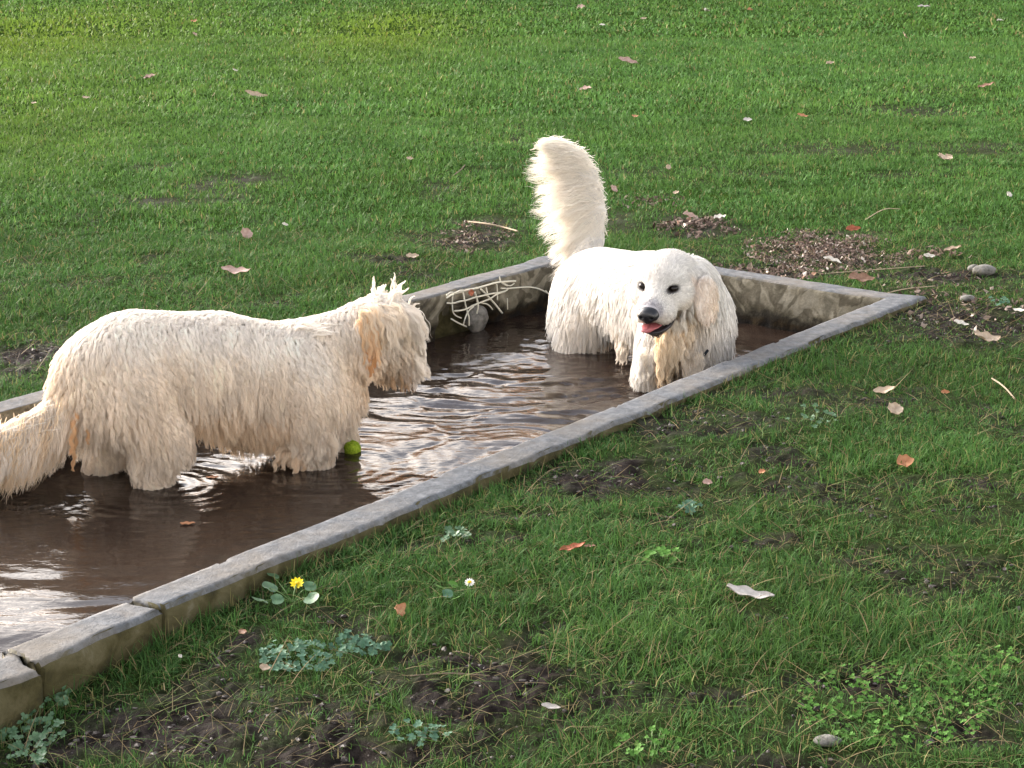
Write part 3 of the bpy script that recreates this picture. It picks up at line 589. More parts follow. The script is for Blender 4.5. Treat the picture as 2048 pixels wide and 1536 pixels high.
bm = bmesh.new(); bmesh.ops.create_icosphere(bm, subdivisions=1, radius=1); IV = np.array([v.co[:] for v in bm.verts]); IF = np.array([[v.index for v in f.verts] for f in bm.faces]); bm.free()
x, y = scatter(36000, 2.3, 6.6); m_ = mud(x, y); kp = (rng.random(len(x)) < sstep(.35, .95, m_)) & (box_dist(x, y) > .03); x, y = x[kp], y[kp]; n = len(x)
sz = .0016 + .0045 * rng.random(n) ** 3; VV = IV[None] * (1 + .35 * rng.normal(0, 1, (n, len(IV), 1)).clip(-1.5, 1.5)) * (sz[:, None, None]) * np.array([1.2, 1, .75]) + np.stack([x, y, base_z(x, y) + .001], -1)[:, None]
tag(mesh_obj('clods', VV.reshape(-1, 3), (IF[None] + np.arange(n)[:, None, None] * len(IV)).reshape(-1, 3), cl_m, smooth=False), 'crumbly dark mud clods on the bare earth', 'mud', kind='stuff')
# torn plastic netting hanging on the inside of the far wall
net_m = M('netting', (.62, .60, .50), .6, .3); net = empty('torn_netting')
def wallpt(px, py, out=.018):
    d = ray(px, py); # the far wall's inner plane t = TW - out
    o = np.array([0, 0, CAM_H]); n3 = np.array([TN[0], TN[1], 0]); c = (TW - out) + TA @ TN
    return o + d * ((c - o @ n3) / (d @ n3))
org = wallpt(950, 610); net.location = org; tag(net, 'torn pale plastic netting hanging down the far wall of the trough', 'netting')
z5 = lambda *q: [(860 + a / 6.4, 500 + b / 6.4) for a, b in q]
NETS = [(z5((210, 580), (270, 540), (330, 550), (390, 515), (460, 520)), .0045, 'strand'), (z5((215, 612), (300, 560), (400, 535), (500, 505), (600, 490), (720, 455), (830, 420), (940, 405), (1095, 398)), .0050, 'strand'),
        (z5((220, 680), (300, 685), (380, 655), (450, 650), (560, 610), (700, 580), (800, 555), (900, 545), (980, 520), (1000, 495)), .0048, 'strand'), (z5((310, 780), (400, 775), (480, 750), (560, 705), (680, 660), (780, 620), (850, 565), (960, 530)), .0046, 'strand'),
        (z5((290, 570), (285, 680), (290, 800), (340, 850), (400, 870)), .0038, 'strand'), (z5((425, 530), (440, 640), (470, 770), (500, 860), (500, 965)), .0048, 'strand'), (z5((575, 540), (605, 640), (620, 720), (598, 815)), .0055, 'strand'),
        (z5((650, 500), (740, 590), (830, 690), (925, 810)), .0055, 'strand'), (z5((720, 480), (735, 560), (740, 590)), .0042, 'strand'), (z5((855, 440), (865, 560), (862, 640)), .0036, 'strand'), (z5((890, 340), (905, 420), (990, 460)), .0036, 'strand'), (z5((920, 410), (1020, 470), (1080, 425)), .0036, 'strand'),
        (z5((910, 490), (1000, 495), (1130, 480), (1300, 472), (1420, 505), (1520, 560), (1600, 590)), .0042, 'long_strand'), (z5((270, 880), (350, 930), (465, 980)), .0045, 'strand'), (z5((560, 720), (480, 790), (440, 900), (430, 950)), .0040, 'strand'), (z5((660, 680), (740, 690), (800, 760)), .0040, 'strand'), (z5((990, 620), (995, 760)), .003, 'strand'), (z5((1480, 520), (1530, 570)), .003, 'strand')]
for i, (pts, r, nm) in enumerate(NETS):
    P_ = [wallpt(a, b, .014 + .010 * ((i * 7 + j * 3) % 5) / 5) - org for j, (a, b) in enumerate(pts)]; V_, F_ = tube(smooth_path(P_), r * .62); mesh_obj(nm, V_, F_, net_m, net)
p_ = wallpt(942, 585, .03); V_, F_ = leaf_mesh(.028, .026, 0, .3, .3, 8); o = mesh_obj('fallen_leaf', V_, F_, LM['red']); o.location = p_; o.rotation_euler = (R(80), 0, R(50)); tag(o, 'rust coloured leaf caught in the torn netting', 'leaf', 'leaves floating on the water')
# fuzzy lime ball behind the shaggy dog's front paw
bc = on_z(700, 905, WATER_Z) + np.array([.004, .02, .004]); bl_m = M('lime_fuzz', (.30, .42, .03), .9, .1); k = NT(bl_m); k.l(k.ramp(k.noise(120, 5, .7), [(.35, (.14, .24, .01)), (.65, (.42, .55, .05))]), k.b.inputs['Base Color']); k.bump(k.noise(260, 4), .004)
tag(lump('ball', tuple(bc), .024, 9, bl_m, sub=4, amp=.30), 'fuzzy lime green ball half in the water by the shaggy dog\'s front leg', 'ball')
# autumn trees beyond the lawn, seen only as colour in the water
bark_m = M('bark', (.10, .075, .055), .9, .2)
def tree(x, y, h, cr, seed, label, hue):
    r_ = np.random.default_rng(seed); t = empty('autumn_tree', (x, y, 0)); tag(t, label, 'tree', 'autumn trees beyond the lawn')
    parts = [tube(smooth_path([(0, 0, -.3), (.1, 0, h * .3), (r_.normal() * .3, r_.normal() * .3, h * .65)]), np.linspace(.045 * h * .6, .012 * h, 9 + 1) if False else .022 * h, 9)]; tips = []
    for k_ in range(26):
        a = r_.random() * 6.28; z0 = h * r_.uniform(.22, .65); L = cr * r_.uniform(.7, 1.1); el = r_.uniform(.2, .9); e = np.array([math.cos(a) * L, math.sin(a) * L, z0 + L * el])
        P_ = smooth_path([(0, 0, z0), (e[0] * .5, e[1] * .5, z0 + (e[2] - z0) * .35), e]); parts.append(tube(P_, np.linspace(.006 * h, .0012 * h, len(P_)), 5)); tips.append(P_)
    V_, F_ = merge(parts); mesh_obj('trunk', V_, F_, bark_m, t)
    tips = np.concatenate([q[3:] for q in tips]); n = 9000; c = tips[r_.integers(0, len(tips), n)] + r_.normal(0, cr * .14, (n, 3)); nn = unit(r_.normal(0, 1, (n, 3))); u = unit(np.cross(nn, r_.normal(0, 1, (n, 3)))); v = np.cross(nn, u); s_ = .13 * (.6 + .8 * r_.random(n))[:, None]
    V = np.stack([c - u * s_, c - v * s_ * .7, c + u * s_, c + v * s_ * .7], 1).reshape(-1, 3); pal = np.array(hue); cc = pal[r_.integers(0, len(pal), n)] * (.7 + .6 * r_.random((n, 1))); b = np.arange(n)[:, None] * 4
    mesh_obj('crown', V, np.concatenate([b, b + 1, b + 2, b + 3], 1), tleaf_m, t, smooth=False, cols=np.repeat(cc, 4, 0))
tleaf_m = leafy('autumn_leaf', transl=.55, spec=.1)
H1 = [(.72, .36, .10), (.78, .48, .18), (.62, .28, .08), (.72, .50, .28)]; H2 = [(.74, .48, .26), (.78, .56, .34), (.62, .36, .16)]
for a in ((-9, 34, 11.5, 4.0, 1, 'orange tree far beyond the lawn to the left', H1), (-1.5, 38, 12, 4.4, 2, 'tall orange brown tree far beyond the lawn in the middle', H2), (6.5, 35, 10.5, 3.8, 3, 'orange tree far beyond the lawn to the right', H1), (-17, 40, 12, 4.5, 4, 'brown tree far beyond the lawn at far left', H2), (14, 42, 12, 4.6, 5, 'brown tree far beyond the lawn at far right', H2)): tree(*a)
# ---------------------------------------------------------------- animals: signed distance -> one skin mesh, then a coat of strands
def d_cone(P, a, b, ra, rb):
    a, b = np.array(a), np.array(b); ba = b - a; L2 = ba @ ba
    h = np.clip(((P - a) @ ba) / L2, 0, 1)
    return np.linalg.norm(P - a - h[..., None] * ba, axis=-1) - (ra + (rb - ra) * h)
def d_ell(P, c, r, Mx=None):
    q = P - np.array(c)
    if Mx is not None: q = q @ Mx            # columns of Mx are the ellipsoid's axes
    r = np.array(r); k0 = np.linalg.norm(q / r, axis=-1); k1 = np.linalg.norm(q / (r * r), axis=-1)
    return k0 * (k0 - 1.0) / np.maximum(k1, 1e-9)
def smin(a, b, k):
    h = np.clip(.5 + .5 * (b - a) / k, 0, 1); return b * (1 - h) + a * h - k * h * (1 - h)
def frame(x, up=(0, 0, 1)):
    x = unit(np.array(x, float)); y = unit(np.cross(up, x)); z = np.cross(x, y); return np.stack([x, y, z], 1)
class Field:
    def __init__(s, lo, hi, h, fn):
        s.lo = np.array(lo); s.h = h; s.n = np.ceil((np.array(hi) - s.lo) / h).astype(int) + 1
        ax = [s.lo[i] + np.arange(s.n[i]) * h for i in range(3)]
        s.v = np.empty(s.n, np.float32)
        for i0 in range(0, s.n[0], 24):
            g = np.stack(np.meshgrid(ax[0][i0:i0 + 24], ax[1], ax[2], indexing='ij'), -1)
            s.v[i0:i0 + 24] = fn(g)
    def __call__(s, p):
        q = (p - s.lo) / s.h; q = np.clip(q, 0, s.n - 1.001); i = q.astype(int); f = q - i; r = 0
        for a in (0, 1):
            for b in (0, 1):
                for c in (0, 1):
                    w = (f[..., 0] if a else 1 - f[..., 0]) * (f[..., 1] if b else 1 - f[..., 1]) * (f[..., 2] if c else 1 - f[..., 2])
                    r = r + w * s.v[i[..., 0] + a, i[..., 1] + b, i[..., 2] + c]
        return r
    def grad(s, p, e=None):
        e = e or s.h * 1.2; g = []
        for i in range(3):
            d = np.zeros(3); d[i] = e; g.append(s(p + d) - s(p - d))
        return unit(np.stack(g, -1))
    def mesh(s):
        v = s.v; ins = v < 0; n = s.n
        cs = sum(ins[a:n[0] - 1 + a, b:n[1] - 1 + b, c:n[2] - 1 + c].astype(np.int8) for a in (0, 1) for b in (0, 1) for c in (0, 1))
        act = (cs > 0) & (cs < 8); cells = np.argwhere(act); acc = np.zeros((len(cells), 3)); cnt = np.zeros(len(cells))
        for ax in range(3):
            for a in (0, 1):
                for b in (0, 1):
                    o = [0, 0, 0]; oth = [k for k in range(3) if k != ax]; o[oth[0]] = a; o[oth[1]] = b; o2 = list(o); o2[ax] = 1
                    i0 = cells + o; i1 = cells + o2
                    v0 = v[i0[:, 0], i0[:, 1], i0[:, 2]]; v1 = v[i1[:, 0], i1[:, 1], i1[:, 2]]
                    cr = (v0 < 0) != (v1 < 0); t = np.where(cr, v0 / np.where(cr, v0 - v1, 1), 0)
                    pt = np.array(o, float)[None] + np.zeros((len(cells), 3)); pt[:, ax] = t
                    acc[cr] += pt[cr]; cnt[cr] += 1
        vid = -np.ones(cs.shape, int); vid[tuple(cells.T)] = np.arange(len(cells))
        V = s.lo + (cells + acc / cnt[:, None]) * s.h; Q = []
        for ax in range(3):
            oth = [(ax + 1) % 3, (ax + 2) % 3]; sl0 = [slice(1, n[k] - 1) for k in range(3)]; sl0[ax] = slice(0, n[ax] - 1)
            sl1 = list(sl0); sl1[ax] = slice(1, n[ax])
            A, B = ins[tuple(sl0)], ins[tuple(sl1)]; e = np.argwhere(A != B); flip = A[tuple(e.T)]
            base = e.copy(); base[:, oth[0]] += 1; base[:, oth[1]] += 1
            c = []
            for (da, db) in ((0, 0), (-1, 0), (-1, -1), (0, -1)):
                w = base.copy(); w[:, oth[0]] += da; w[:, oth[1]] += db; c.append(vid[tuple(w.T)])
            q = np.stack(c, 1); q[~flip] = q[~flip][:, ::-1]; Q.append(q)
        Q = np.concatenate(Q); Q = Q[(Q >= 0).all(1)]
        return V, Q
def roots(V, Q, n, dens=None):
    T = np.concatenate([Q[:, [0, 1, 2]], Q[:, [0, 2, 3]]]); a, b, c = V[T[:, 0]], V[T[:, 1]], V[T[:, 2]]
    A = np.linalg.norm(np.cross(b - a, c - a), axis=1)
    if dens is not None: A = A * dens((a + b + c) / 3)
    i = rng.choice(len(T), n, p=A / A.sum()); u, v = rng.random(n), rng.random(n); f = u + v > 1; u[f], v[f] = 1 - u[f], 1 - v[f]
    return a[i] + (b[i] - a[i]) * u[:, None] + (c[i] - a[i]) * v[:, None]
def blend(ctrl, p, sig):
    """control points (pos, length, direction, lift, colour) blended over the skin"""
    cp = np.array([c[0] for c in ctrl]); vals = np.array([[c[1], *unit(np.array(c[2], float)), c[3], *c[4]] for c in ctrl]); out = np.zeros((len(p), vals.shape[1]))
    for i in range(0, len(p), 20000):
        d2 = ((p[i:i + 20000, None] - cp[None]) ** 2).sum(-1)
        w = np.exp(-(d2 - d2.min(1, keepdims=True)) / sig ** 2); out[i:i + 20000] = (w @ vals) / w.sum(1, keepdims=True)
    return out
def hair_obj(name, P, rad, col, mat, parent):
    """P (n,k,3) strands; rad (n,) root radius; col (n,3)"""
    n, kk = P.shape[:2]
    hc = bpy.data.hair_curves.new(name); hc.add_curves([kk] * n)
    hc.attributes['position'].data.foreach_set('vector', P.astype(np.float32).ravel())
    ra = hc.attributes.get('radius') or hc.attributes.new('radius', 'FLOAT', 'POINT')
    tp = 1 - .85 * np.linspace(0, 1, kk) ** 2.2; tp[0] = .8
    ra.data.foreach_set('value', (rad[:, None] * tp[None]).astype(np.float32).ravel())
    ca = hc.attributes.new('tint', 'FLOAT_VECTOR', 'CURVE'); ca.data.foreach_set('vector', col.astype(np.float32).ravel())
    hc.materials.append(mat); o = bpy.data.objects.new(name, hc); C.objects.link(o); o.parent = parent
    return o
def grow(fld, rt, ctrl, sig, nseg=9, seed=0, lenvar=.25, wav=.003, wavlen=.035, grav=.5, off=.002, gn=2500, clump=.7, offlen=.16, wavjit=1.0):
    par = blend(ctrl, rt, sig); L = par[:, 0] * (1 + lenvar * (rng.random(len(rt)) * 2 - 1)); D = par[:, 1:4]; lift = par[:, 4]; col = par[:, 5:8]
    n = len(rt); gi = rng.choice(n, min(gn, n), replace=False)
    # lock-coherent variation
    jl = fbm(rt, .035, seed, 2)[:, None]
    D = D + .30 * np.stack([fbm(rt, .05, seed + 1, 2), fbm(rt, .05, seed + 2, 2), fbm(rt, .05, seed + 3, 2) * .5], -1)
    P = np.empty((n, nseg + 1, 3)); p = rt.copy(); P[:, 0] = p
    nrm0 = fld.grad(p); T = D - (D * nrm0).sum(-1, keepdims=True) * nrm0; d = unit(unit(T) * (1 - lift[:, None]) + nrm0 * lift[:, None] + rng.normal(0, .06, (n, 3)))
    for k in range(nseg):
        st_ = (L / nseg)[:, None]; p = p + d * st_
        dist = fld(p); nr_ = fld.grad(p); need = off + offlen * L * min(1, (k + 1) / 3) * (.4 + .6 * lift * 3).clip(0, 1)
        push = np.maximum(0, need - dist); p = p + nr_ * push[:, None]
        P[:, k + 1] = p
        t2 = D + np.array([0, 0, -grav]) * (k / nseg)
        t2 = unit(t2); t2 = t2 - np.minimum(0, (t2 * nr_).sum(-1, keepdims=True)) * nr_ * np.exp(-np.maximum(dist, 0) / .02)[:, None]
        d = unit(d * .55 + unit(t2) * .45)
    # clumping: nearest guide
    kd = kdtree.KDTree(len(gi))
    for j, g in enumerate(gi): kd.insert(rt[g], j)
    kd.balance()
    near = gi[np.array([kd.find(Vector(q))[1] for q in rt])]
    t = np.linspace(0, 1, nseg + 1)[None, :, None]
    cl = (clump * (.7 + .6 * rng.random(n)))[:, None, None].clip(0, .96) * t ** .8
    G = P[near]; same = np.linalg.norm(G[:, 0] - P[:, 0], axis=-1) < .03
    cl = cl * same[:, None, None]
    P = P * (1 - cl) + G * cl
    # waves shared by a lock
    ph = _h(near, near * 0, 0, seed + 9) * 6.28; amp = _h(near, near * 0, 1, seed + 9) * .8 + .5
    side = unit(np.cross(P[:, -1] - P[:, 0], nrm0) + 1e-6); sl_ = (np.linspace(0, 1, nseg + 1)[None] * L[:, None])
    wv = np.sin(sl_ / wavlen * 6.28 * (.8 + .4 * _h(near, near * 0, 2, seed)[:, None]) + ph[:, None] + .5 * wavjit * rng.random(n)[:, None]) * amp[:, None] * wav * np.minimum(1, sl_ / .02)
    P = P + side[:, None] * wv[..., None] + nrm0[:, None] * (np.roll(wv, 1, 1) * .5 + abs(wav) * .3)[..., None] * (t > 0)
    colv = col * (1 + .10 * jl + .12 * (rng.random((n, 1)) - .5) + .26 * (_h(near, near * 0, 3, seed)[:, None] - .5))
    return P, L, colv.clip(.02, .95)
def fur_mat(name, rough=.45, spec=.25, trans=.35):
    m = M(name, (.8, .7, .55), rough, spec); k = NT(m); a = k.n('Attribute', attribute_name='tint'); out = k.t.nodes['Material Output']
    k.l(a.outputs['Vector'], k.b.inputs['Base Color']); tr = k.n('BsdfTranslucent'); k.l(a.outputs['Vector'], tr.inputs[0])
    mx = k.n('MixShader'); mx.inputs[0].default_value = trans; k.l(k.b.outputs[0], mx.inputs[1]); k.l(tr.outputs[0], mx.inputs[2]); k.l(mx.outputs[0], out.inputs[0]); return m
FUR = fur_mat('fur')
DOWN = (0, 0, -1)

# ================================================================ the shaggy cream dog on the left
def DY(px): return 4.53 + (px - 310) * .00052          # its midline runs away to the right
def dp(px, py, lat=0.0):                               # a point lat metres nearer (+) than its midline
    return at(px, py, DY(px) - lat)
HX = unit(np.array([1, .40, 0.])); HS = np.array([HX[1], -HX[0], 0])      # forward, and towards the camera
def s1(P):
    k = .035
    d = d_ell(P, dp(228, 748), (.135, .115, .120), frame(HX))                       # rump
    d = smin(d, d_cone(P, dp(270, 716), dp(430, 724), .112, .113), k)               # loin
    d = smin(d, d_cone(P, dp(430, 728), dp(600, 752), .116, .122), k)               # ribs
    d = smin(d, d_cone(P, dp(575, 758), dp(652, 772), .108, .095), k)               # chest
    d = smin(d, d_cone(P, dp(470, 810), dp(620, 825), .06, .075), .04)              # keel
    d = smin(d, d_cone(P, dp(612, 716), dp(706, 668), .092, .064), .028)            # neck
    d = smin(d, d_ell(P, dp(760, 656), (.088, .082, .080), frame(HX + np.array([0, 0, -.25]))), .03)   # skull
    d = smin(d, d_cone(P, dp(772, 688), dp(812, 722), .047, .034), .03)             # muzzle
    d = smin(d, d_cone(P, dp(775, 720), dp(812, 745), .032, .02), .02)              # jaw
    for lat in (.078, -.078):                                                       # hanging ears
        d = smin(d, d_ell(P, dp(735, 690, lat), (.030, .012, .062), frame(HX)), .012)
    for lat, dx, q in ((.075, 0, 1), (-.075, -100, .66)):                                       # hind legs
        d = smin(d, d_cone(P, dp(270 + dx * .5, 790, lat), dp(325 + dx, 870, lat), .085 * q, .054 * q), .04)
        d = smin(d, d_cone(P, dp(325 + dx, 870, lat), dp(303 + dx, 925, lat), .052 * q, .042 * q), .03)
        d = smin(d, d_cone(P, dp(303 + dx, 925, lat), dp(318 + dx, 1040, lat), .042 * q, .038 * q), .02)
    for lat, dx in ((.07, 0), (-.07, 45)):                                          # fore legs
        d = smin(d, d_cone(P, dp(625 + dx * .5, 800, lat), dp(628 + dx, 880, lat), .064, .046), .035)
        d = smin(d, d_cone(P, dp(628 + dx, 880, lat), dp(632 + dx, 1010, lat), .044, .038), .02)
    for a, b, ra, rb in ((dp(170, 775), dp(118, 830, .02), .045, .030), (dp(118, 830, .02), dp(55, 868, .04), .030, .024), (dp(55, 868, .04), dp(-50, 900, .06), .024, .018)):
        d = smin(d, d_cone(P, a, b, ra, rb), .02)
    return d
lo = dp(-75, 1060, .25); F1 = Field((-1.62, 4.0, -.42), (-.10, 5.12, .38), .0085, s1)
V1, Q1 = F1.mesh()
cream = (.85, .745, .62); pale = (.88, .82, .745); tan = (.80, .55, .32); warm = (.83, .67, .49); org = (.72, .42, .20); brown = (.22, .12, .06)
B_ = -HX
def dr(f, d, s=0.0): return tuple(HX * f + HS * s + np.array([0, 0, -d]))
ctrl = []
for lat, sg in ((.11, 1), (-.11, -1)):
    for px, py, L, f, dn, lf, c in [
        (140, 720, .060, -.5, 1, .20, cream), (150, 780, .07, -.2, 1, .2, cream), (200, 660, .062, -.6, .7, .16, pale), (220, 740, .072, -.1, 1, .14, cream), (260, 850, .075, .1, 1, .2, cream),
        (330, 870, .075, .1, 1, .28, cream), (330, 915, .040, .2, .8, .55, cream), (250, 930, .036, -.2, .8, .55, cream), (310, 940, .034, .4, .8, .6, cream), (300, 650, .068, -.35, 1, .14, pale), (320, 740, .085, -.05, 1, .12, cream), (300, 800, .08, .05, 1, .14, cream),
        (430, 650, .07, -.35, 1, .14, pale), (430, 740, .09, -.05, 1, .12, cream), (440, 820, .095, .1, 1, .14, warm), (540, 660, .07, -.3, 1, .14, pale), (540, 750, .09, -.05, 1, .12, cream),
        (540, 840, .085, .12, 1, .16, warm), (470, 870, .06, .1, 1, .2, warm), (560, 890, .05, .1, 1, .2, warm), (620, 780, .08, .0, 1, .14, cream), (680, 780, .07, .0, 1, .16, cream),
        (630, 860, .06, -.15, 1, .25, cream), (635, 915, .036, -.1, .8, .6, cream), (590, 900, .04, -.5, .8, .5, cream), (640, 700, .07, -.1, 1, .14, pale), (690, 690, .065, -.2, 1, .14, cream), (670, 640, .055, -.7, .7, .2, pale),
        (715, 630, .05, -.5, 1, .16, pale), (735, 640, .055, -.1, 1, .15, cream), (735, 690, .06, .0, 1, .18, cream), (735, 730, .05, .0, 1, .18, warm), (765, 620, .055, .5, 1, .2, pale),
        (780, 650, .06, .35, 1, .2, pale), (780, 690, .055, .3, 1, .2, cream), (820, 700, .045, .3, 1, .25, cream), (845, 725, .04, .3, 1, .3, cream), (790, 740, .038, .2, 1, .25, warm), (815, 752, .035, .2, 1, .25, brown),
        (60, 850, .10, -.35, 1, .2, pale), (110, 830, .11, -.25, 1, .18, cream), (-10, 890, .12, -.2, 1, .2, cream), (100, 870, .13, -.1, 1, .1, warm)]:
        ctrl.append((dp(px, py, lat if px > 130 else lat * .3), L, dr(f, dn, sg * (.25 if py < 700 else .1)), lf, c))
for px, py, L, f, dn, lf, c in [(180, 650, .06, -.8, .6, .2, pale), (300, 612, .055, -1, .25, .14, pale), (430, 618, .055, -1, .25, .14, pale), (560, 640, .06, -1, .25, .2, pale), (620, 640, .055, -1, .2, .25, pale),
                                (700, 600, .04, -.9, .3, .2, pale), (750, 588, .05, .2, .1, .45, pale), (800, 600, .055, .6, .6, .35, pale), (835, 640, .055, .3, 1, .3, pale), (857, 720, .035, .3, 1, .35, pale),
                                (90, 822, .07, -1, .2, .35, pale), (20, 860, .07, -1, .2, .35, pale), (130, 740, .06, -.8, 1, .25, cream), (690, 830, .05, .3, 1, .2, cream)]:
    ctrl.append((dp(px, py), L, dr(f, dn), lf, c))
skin_m = M('skin', (.6, .48, .34), .9, .1); kk_ = NT(skin_m); kk_.l(kk_.n('Attribute', attribute_name='col').outputs['Color'], kk_.b.inputs['Base Color'])
dog1 = empty('shaggy_dog', (float(dp(400, 900)[0]), float(dp(400, 900)[1]), WATER_Z))
tag(dog1, 'shaggy cream dog with long wavy coat standing side-on at the left of the trough', 'dog')
def put(o, par):                                       # keep world coordinates under a parent that is not at the origin
    o.matrix_parent_inverse = Vector
def child(o, root):
    from mathutils import Matrix
    o.parent = root; o.matrix_parent_inverse = Matrix.Translation(-Vector(root.location)); return o
c1 = blend(ctrl, V1, .05)[:, 5:8]
child(mesh_obj('body', V1, Q1, skin_m, cols=c1 * .8), dog1)
def above(p): return (p[:, 2] > WATER_Z - .03) * 1.0
r1 = roots(V1, Q1, 130000, above)
P1, L1, K1 = grow(F1, r1, ctrl, .05, nseg=10, seed=200, wav=.0052, wavlen=.036, grav=.6, gn=10500, clump=.90)
child(hair_obj('coat', P1, .00046 + .0003 * rng.random(len(P1)), K1, FUR, None), dog1)
# hair of the tail falls from its bone in a long curtain
def ribbon_strands(path, n, L, side_fn, dir_fn, grav, nseg=11, spread=.02, col=cream, wav=.004, wavlen=.05, seed=0, locks=120, clump=.75, tmin=0., tmax=1., lv=.2, dv=.35):
    path = np.array(path); tt = rng.random(n) * (tmax - tmin) + tmin
    seg = np.linalg.norm(np.diff(path, axis=0), axis=1); cum = np.r_[0, np.cumsum(seg)] / seg.sum()
    base = np.stack([np.interp(tt, cum, path[:, i]) for i in range(3)], -1)
    e = 1e-3; tg = unit(np.stack([np.interp(np.clip(tt + e, 0, 1), cum, path[:, i]) - np.interp(np.clip(tt - e, 0, 1), cum, path[:, i]) for i in range(3)], -1))
    base = base + rng.normal(0, 1, (n, 3)) * spread
    lid = (tt * locks + rng.integers(0, 3, n)).astype(int); hl = lambda k: _h(lid, lid * 0, k, seed)
    d = unit(dir_fn(tt, tg)); Lr = L(tt) * (1 - lv + 2 * lv * hl(1)) * (.75 + .3 * rng.random(n))
    d = unit(d + dv * np.stack([hl(2) - .5, hl(3) - .5, hl(4) - .5], -1) + rng.normal(0, .08, (n, 3)))
    P = [base]; p = base
    for k in range(nseg):
        p = p + d * (Lr / nseg)[:, None]; P.append(p); d = unit(d + np.array(grav) * (1.0 / nseg))
    P = np.stack(P, 1); t = np.linspace(0, 1, nseg + 1)[None, :, None]
    mean = np.zeros((locks + 4, nseg + 1, 3)); cnt = np.zeros(locks + 4); np.add.at(mean, lid, P); np.add.at(cnt, lid, 1); mean /= np.maximum(cnt, 1)[:, None, None]
    # several locks share a station: split by side
    P = P + (mean[lid] - P) * (clump * t ** 1.3) * (.5 + .5 * rng.random(n))[:, None, None]
    ph = hl(5) * 6.28; s_ = np.linspace(0, 1, nseg + 1)[None] * Lr[:, None]
    P = P + tg[:, None] * (np.sin(s_ / wavlen * 6.28 + ph[:, None]) * wav * np.minimum(1, s_ / .02))[..., None]
    cc = np.array(col) * (1 + .14 * (rng.random((n, 1)) - .5) + .12 * (hl(6)[:, None] - .5))
    return P, Lr, cc.clip(.02, .95)
tp = [dp(160, 785, .03), dp(118, 826, .035), dp(55, 862, .05), dp(-20, 885, .06), dp(-90, 900, .07)]
Pa, La, Ka = ribbon_strands(tp, 5200, lambda t: .155 - .02 * t - .06 * sstep(.22, .02, t), None, lambda t, g: np.array([0, 0, -1.]) + g * .35 + HS * .10 * rng.normal(0, 1, (len(t), 1)), (-.25, -.1, -.9), spread=.017, col=(.82, .66, .47), wav=.004, seed=31, locks=90)
Pb, Lb, Kb = ribbon_strands(tp, 1500, lambda t: .075 + 0 * t, None, lambda t, g: g * 1.0 + np.array([0, 0, .35]), (-.3, 0, -.7), spread=.014, col=pale, wav=.003, seed=33, locks=60)
child(hair_obj('tail_hair', np.concatenate([Pa, Pb]), .00055 + .0004 * rng.random(len(Pa) + len(Pb)), np.concatenate([Ka, Kb]), FUR, None), dog1)
# topknot, fringe over the eyes, beard, and the orange ear
def spot_strands(c, n, rad, L, d, grav, col, seed, locks=12, nseg=9, wav=.003, wavlen=.04, clump=.8, sp=.25):
    lid = rng.integers(0, locks, n); hl = lambda k: _h(lid, lid * 0, k, seed)
    lc = np.stack([hl(11) - .5, hl(12) - .5, hl(13) - .5], -1) * 2 * np.array(rad)
    base = np.array(c) + lc + rng.normal(0, .18, (n, 3)) * np.array(rad)
    dd = unit(np.array(d) + sp * 2 * np.stack([hl(2) - .5, hl(3) - .5, hl(4) - .5], -1) + rng.normal(0, .05, (n, 3)))
    Lr = L * (.7 + .6 * hl(1)) * (.8 + .2 * rng.random(n)); P = [base]; p = base
    for k in range(nseg): p = p + dd * (Lr / nseg)[:, None]; P.append(p); dd = unit(dd + np.array(grav) / nseg)
    P = np.stack(P, 1); t = np.linspace(0, 1, nseg + 1)[None, :, None]
    mean = np.zeros((locks, nseg + 1, 3)); cnt = np.zeros(locks); np.add.at(mean, lid, P); np.add.at(cnt, lid, 1); mean /= np.maximum(cnt, 1)[:, None, None]
    P = P + (mean[lid] - P) * clump * t ** .8
    s_ = np.linspace(0, 1, nseg + 1)[None] * Lr[:, None]; side = unit(np.cross(dd, [.3, 1, .2]))
    P = P + side[:, None] * (np.sin(s_ / wavlen * 6.28 + hl(5)[:, None] * 6.28) * wav * np.minimum(1, s_ / .02))[..., None]
    cc = np.array(col) * (1 + .14 * (rng.random((n, 1)) - .5) + .14 * (hl(6)[:, None] - .5))
    return P, Lr, cc.clip(.02, .95)
Z_ = lambda f, u, s=0.: HX * f + HS * s + np.array([0, 0, u])
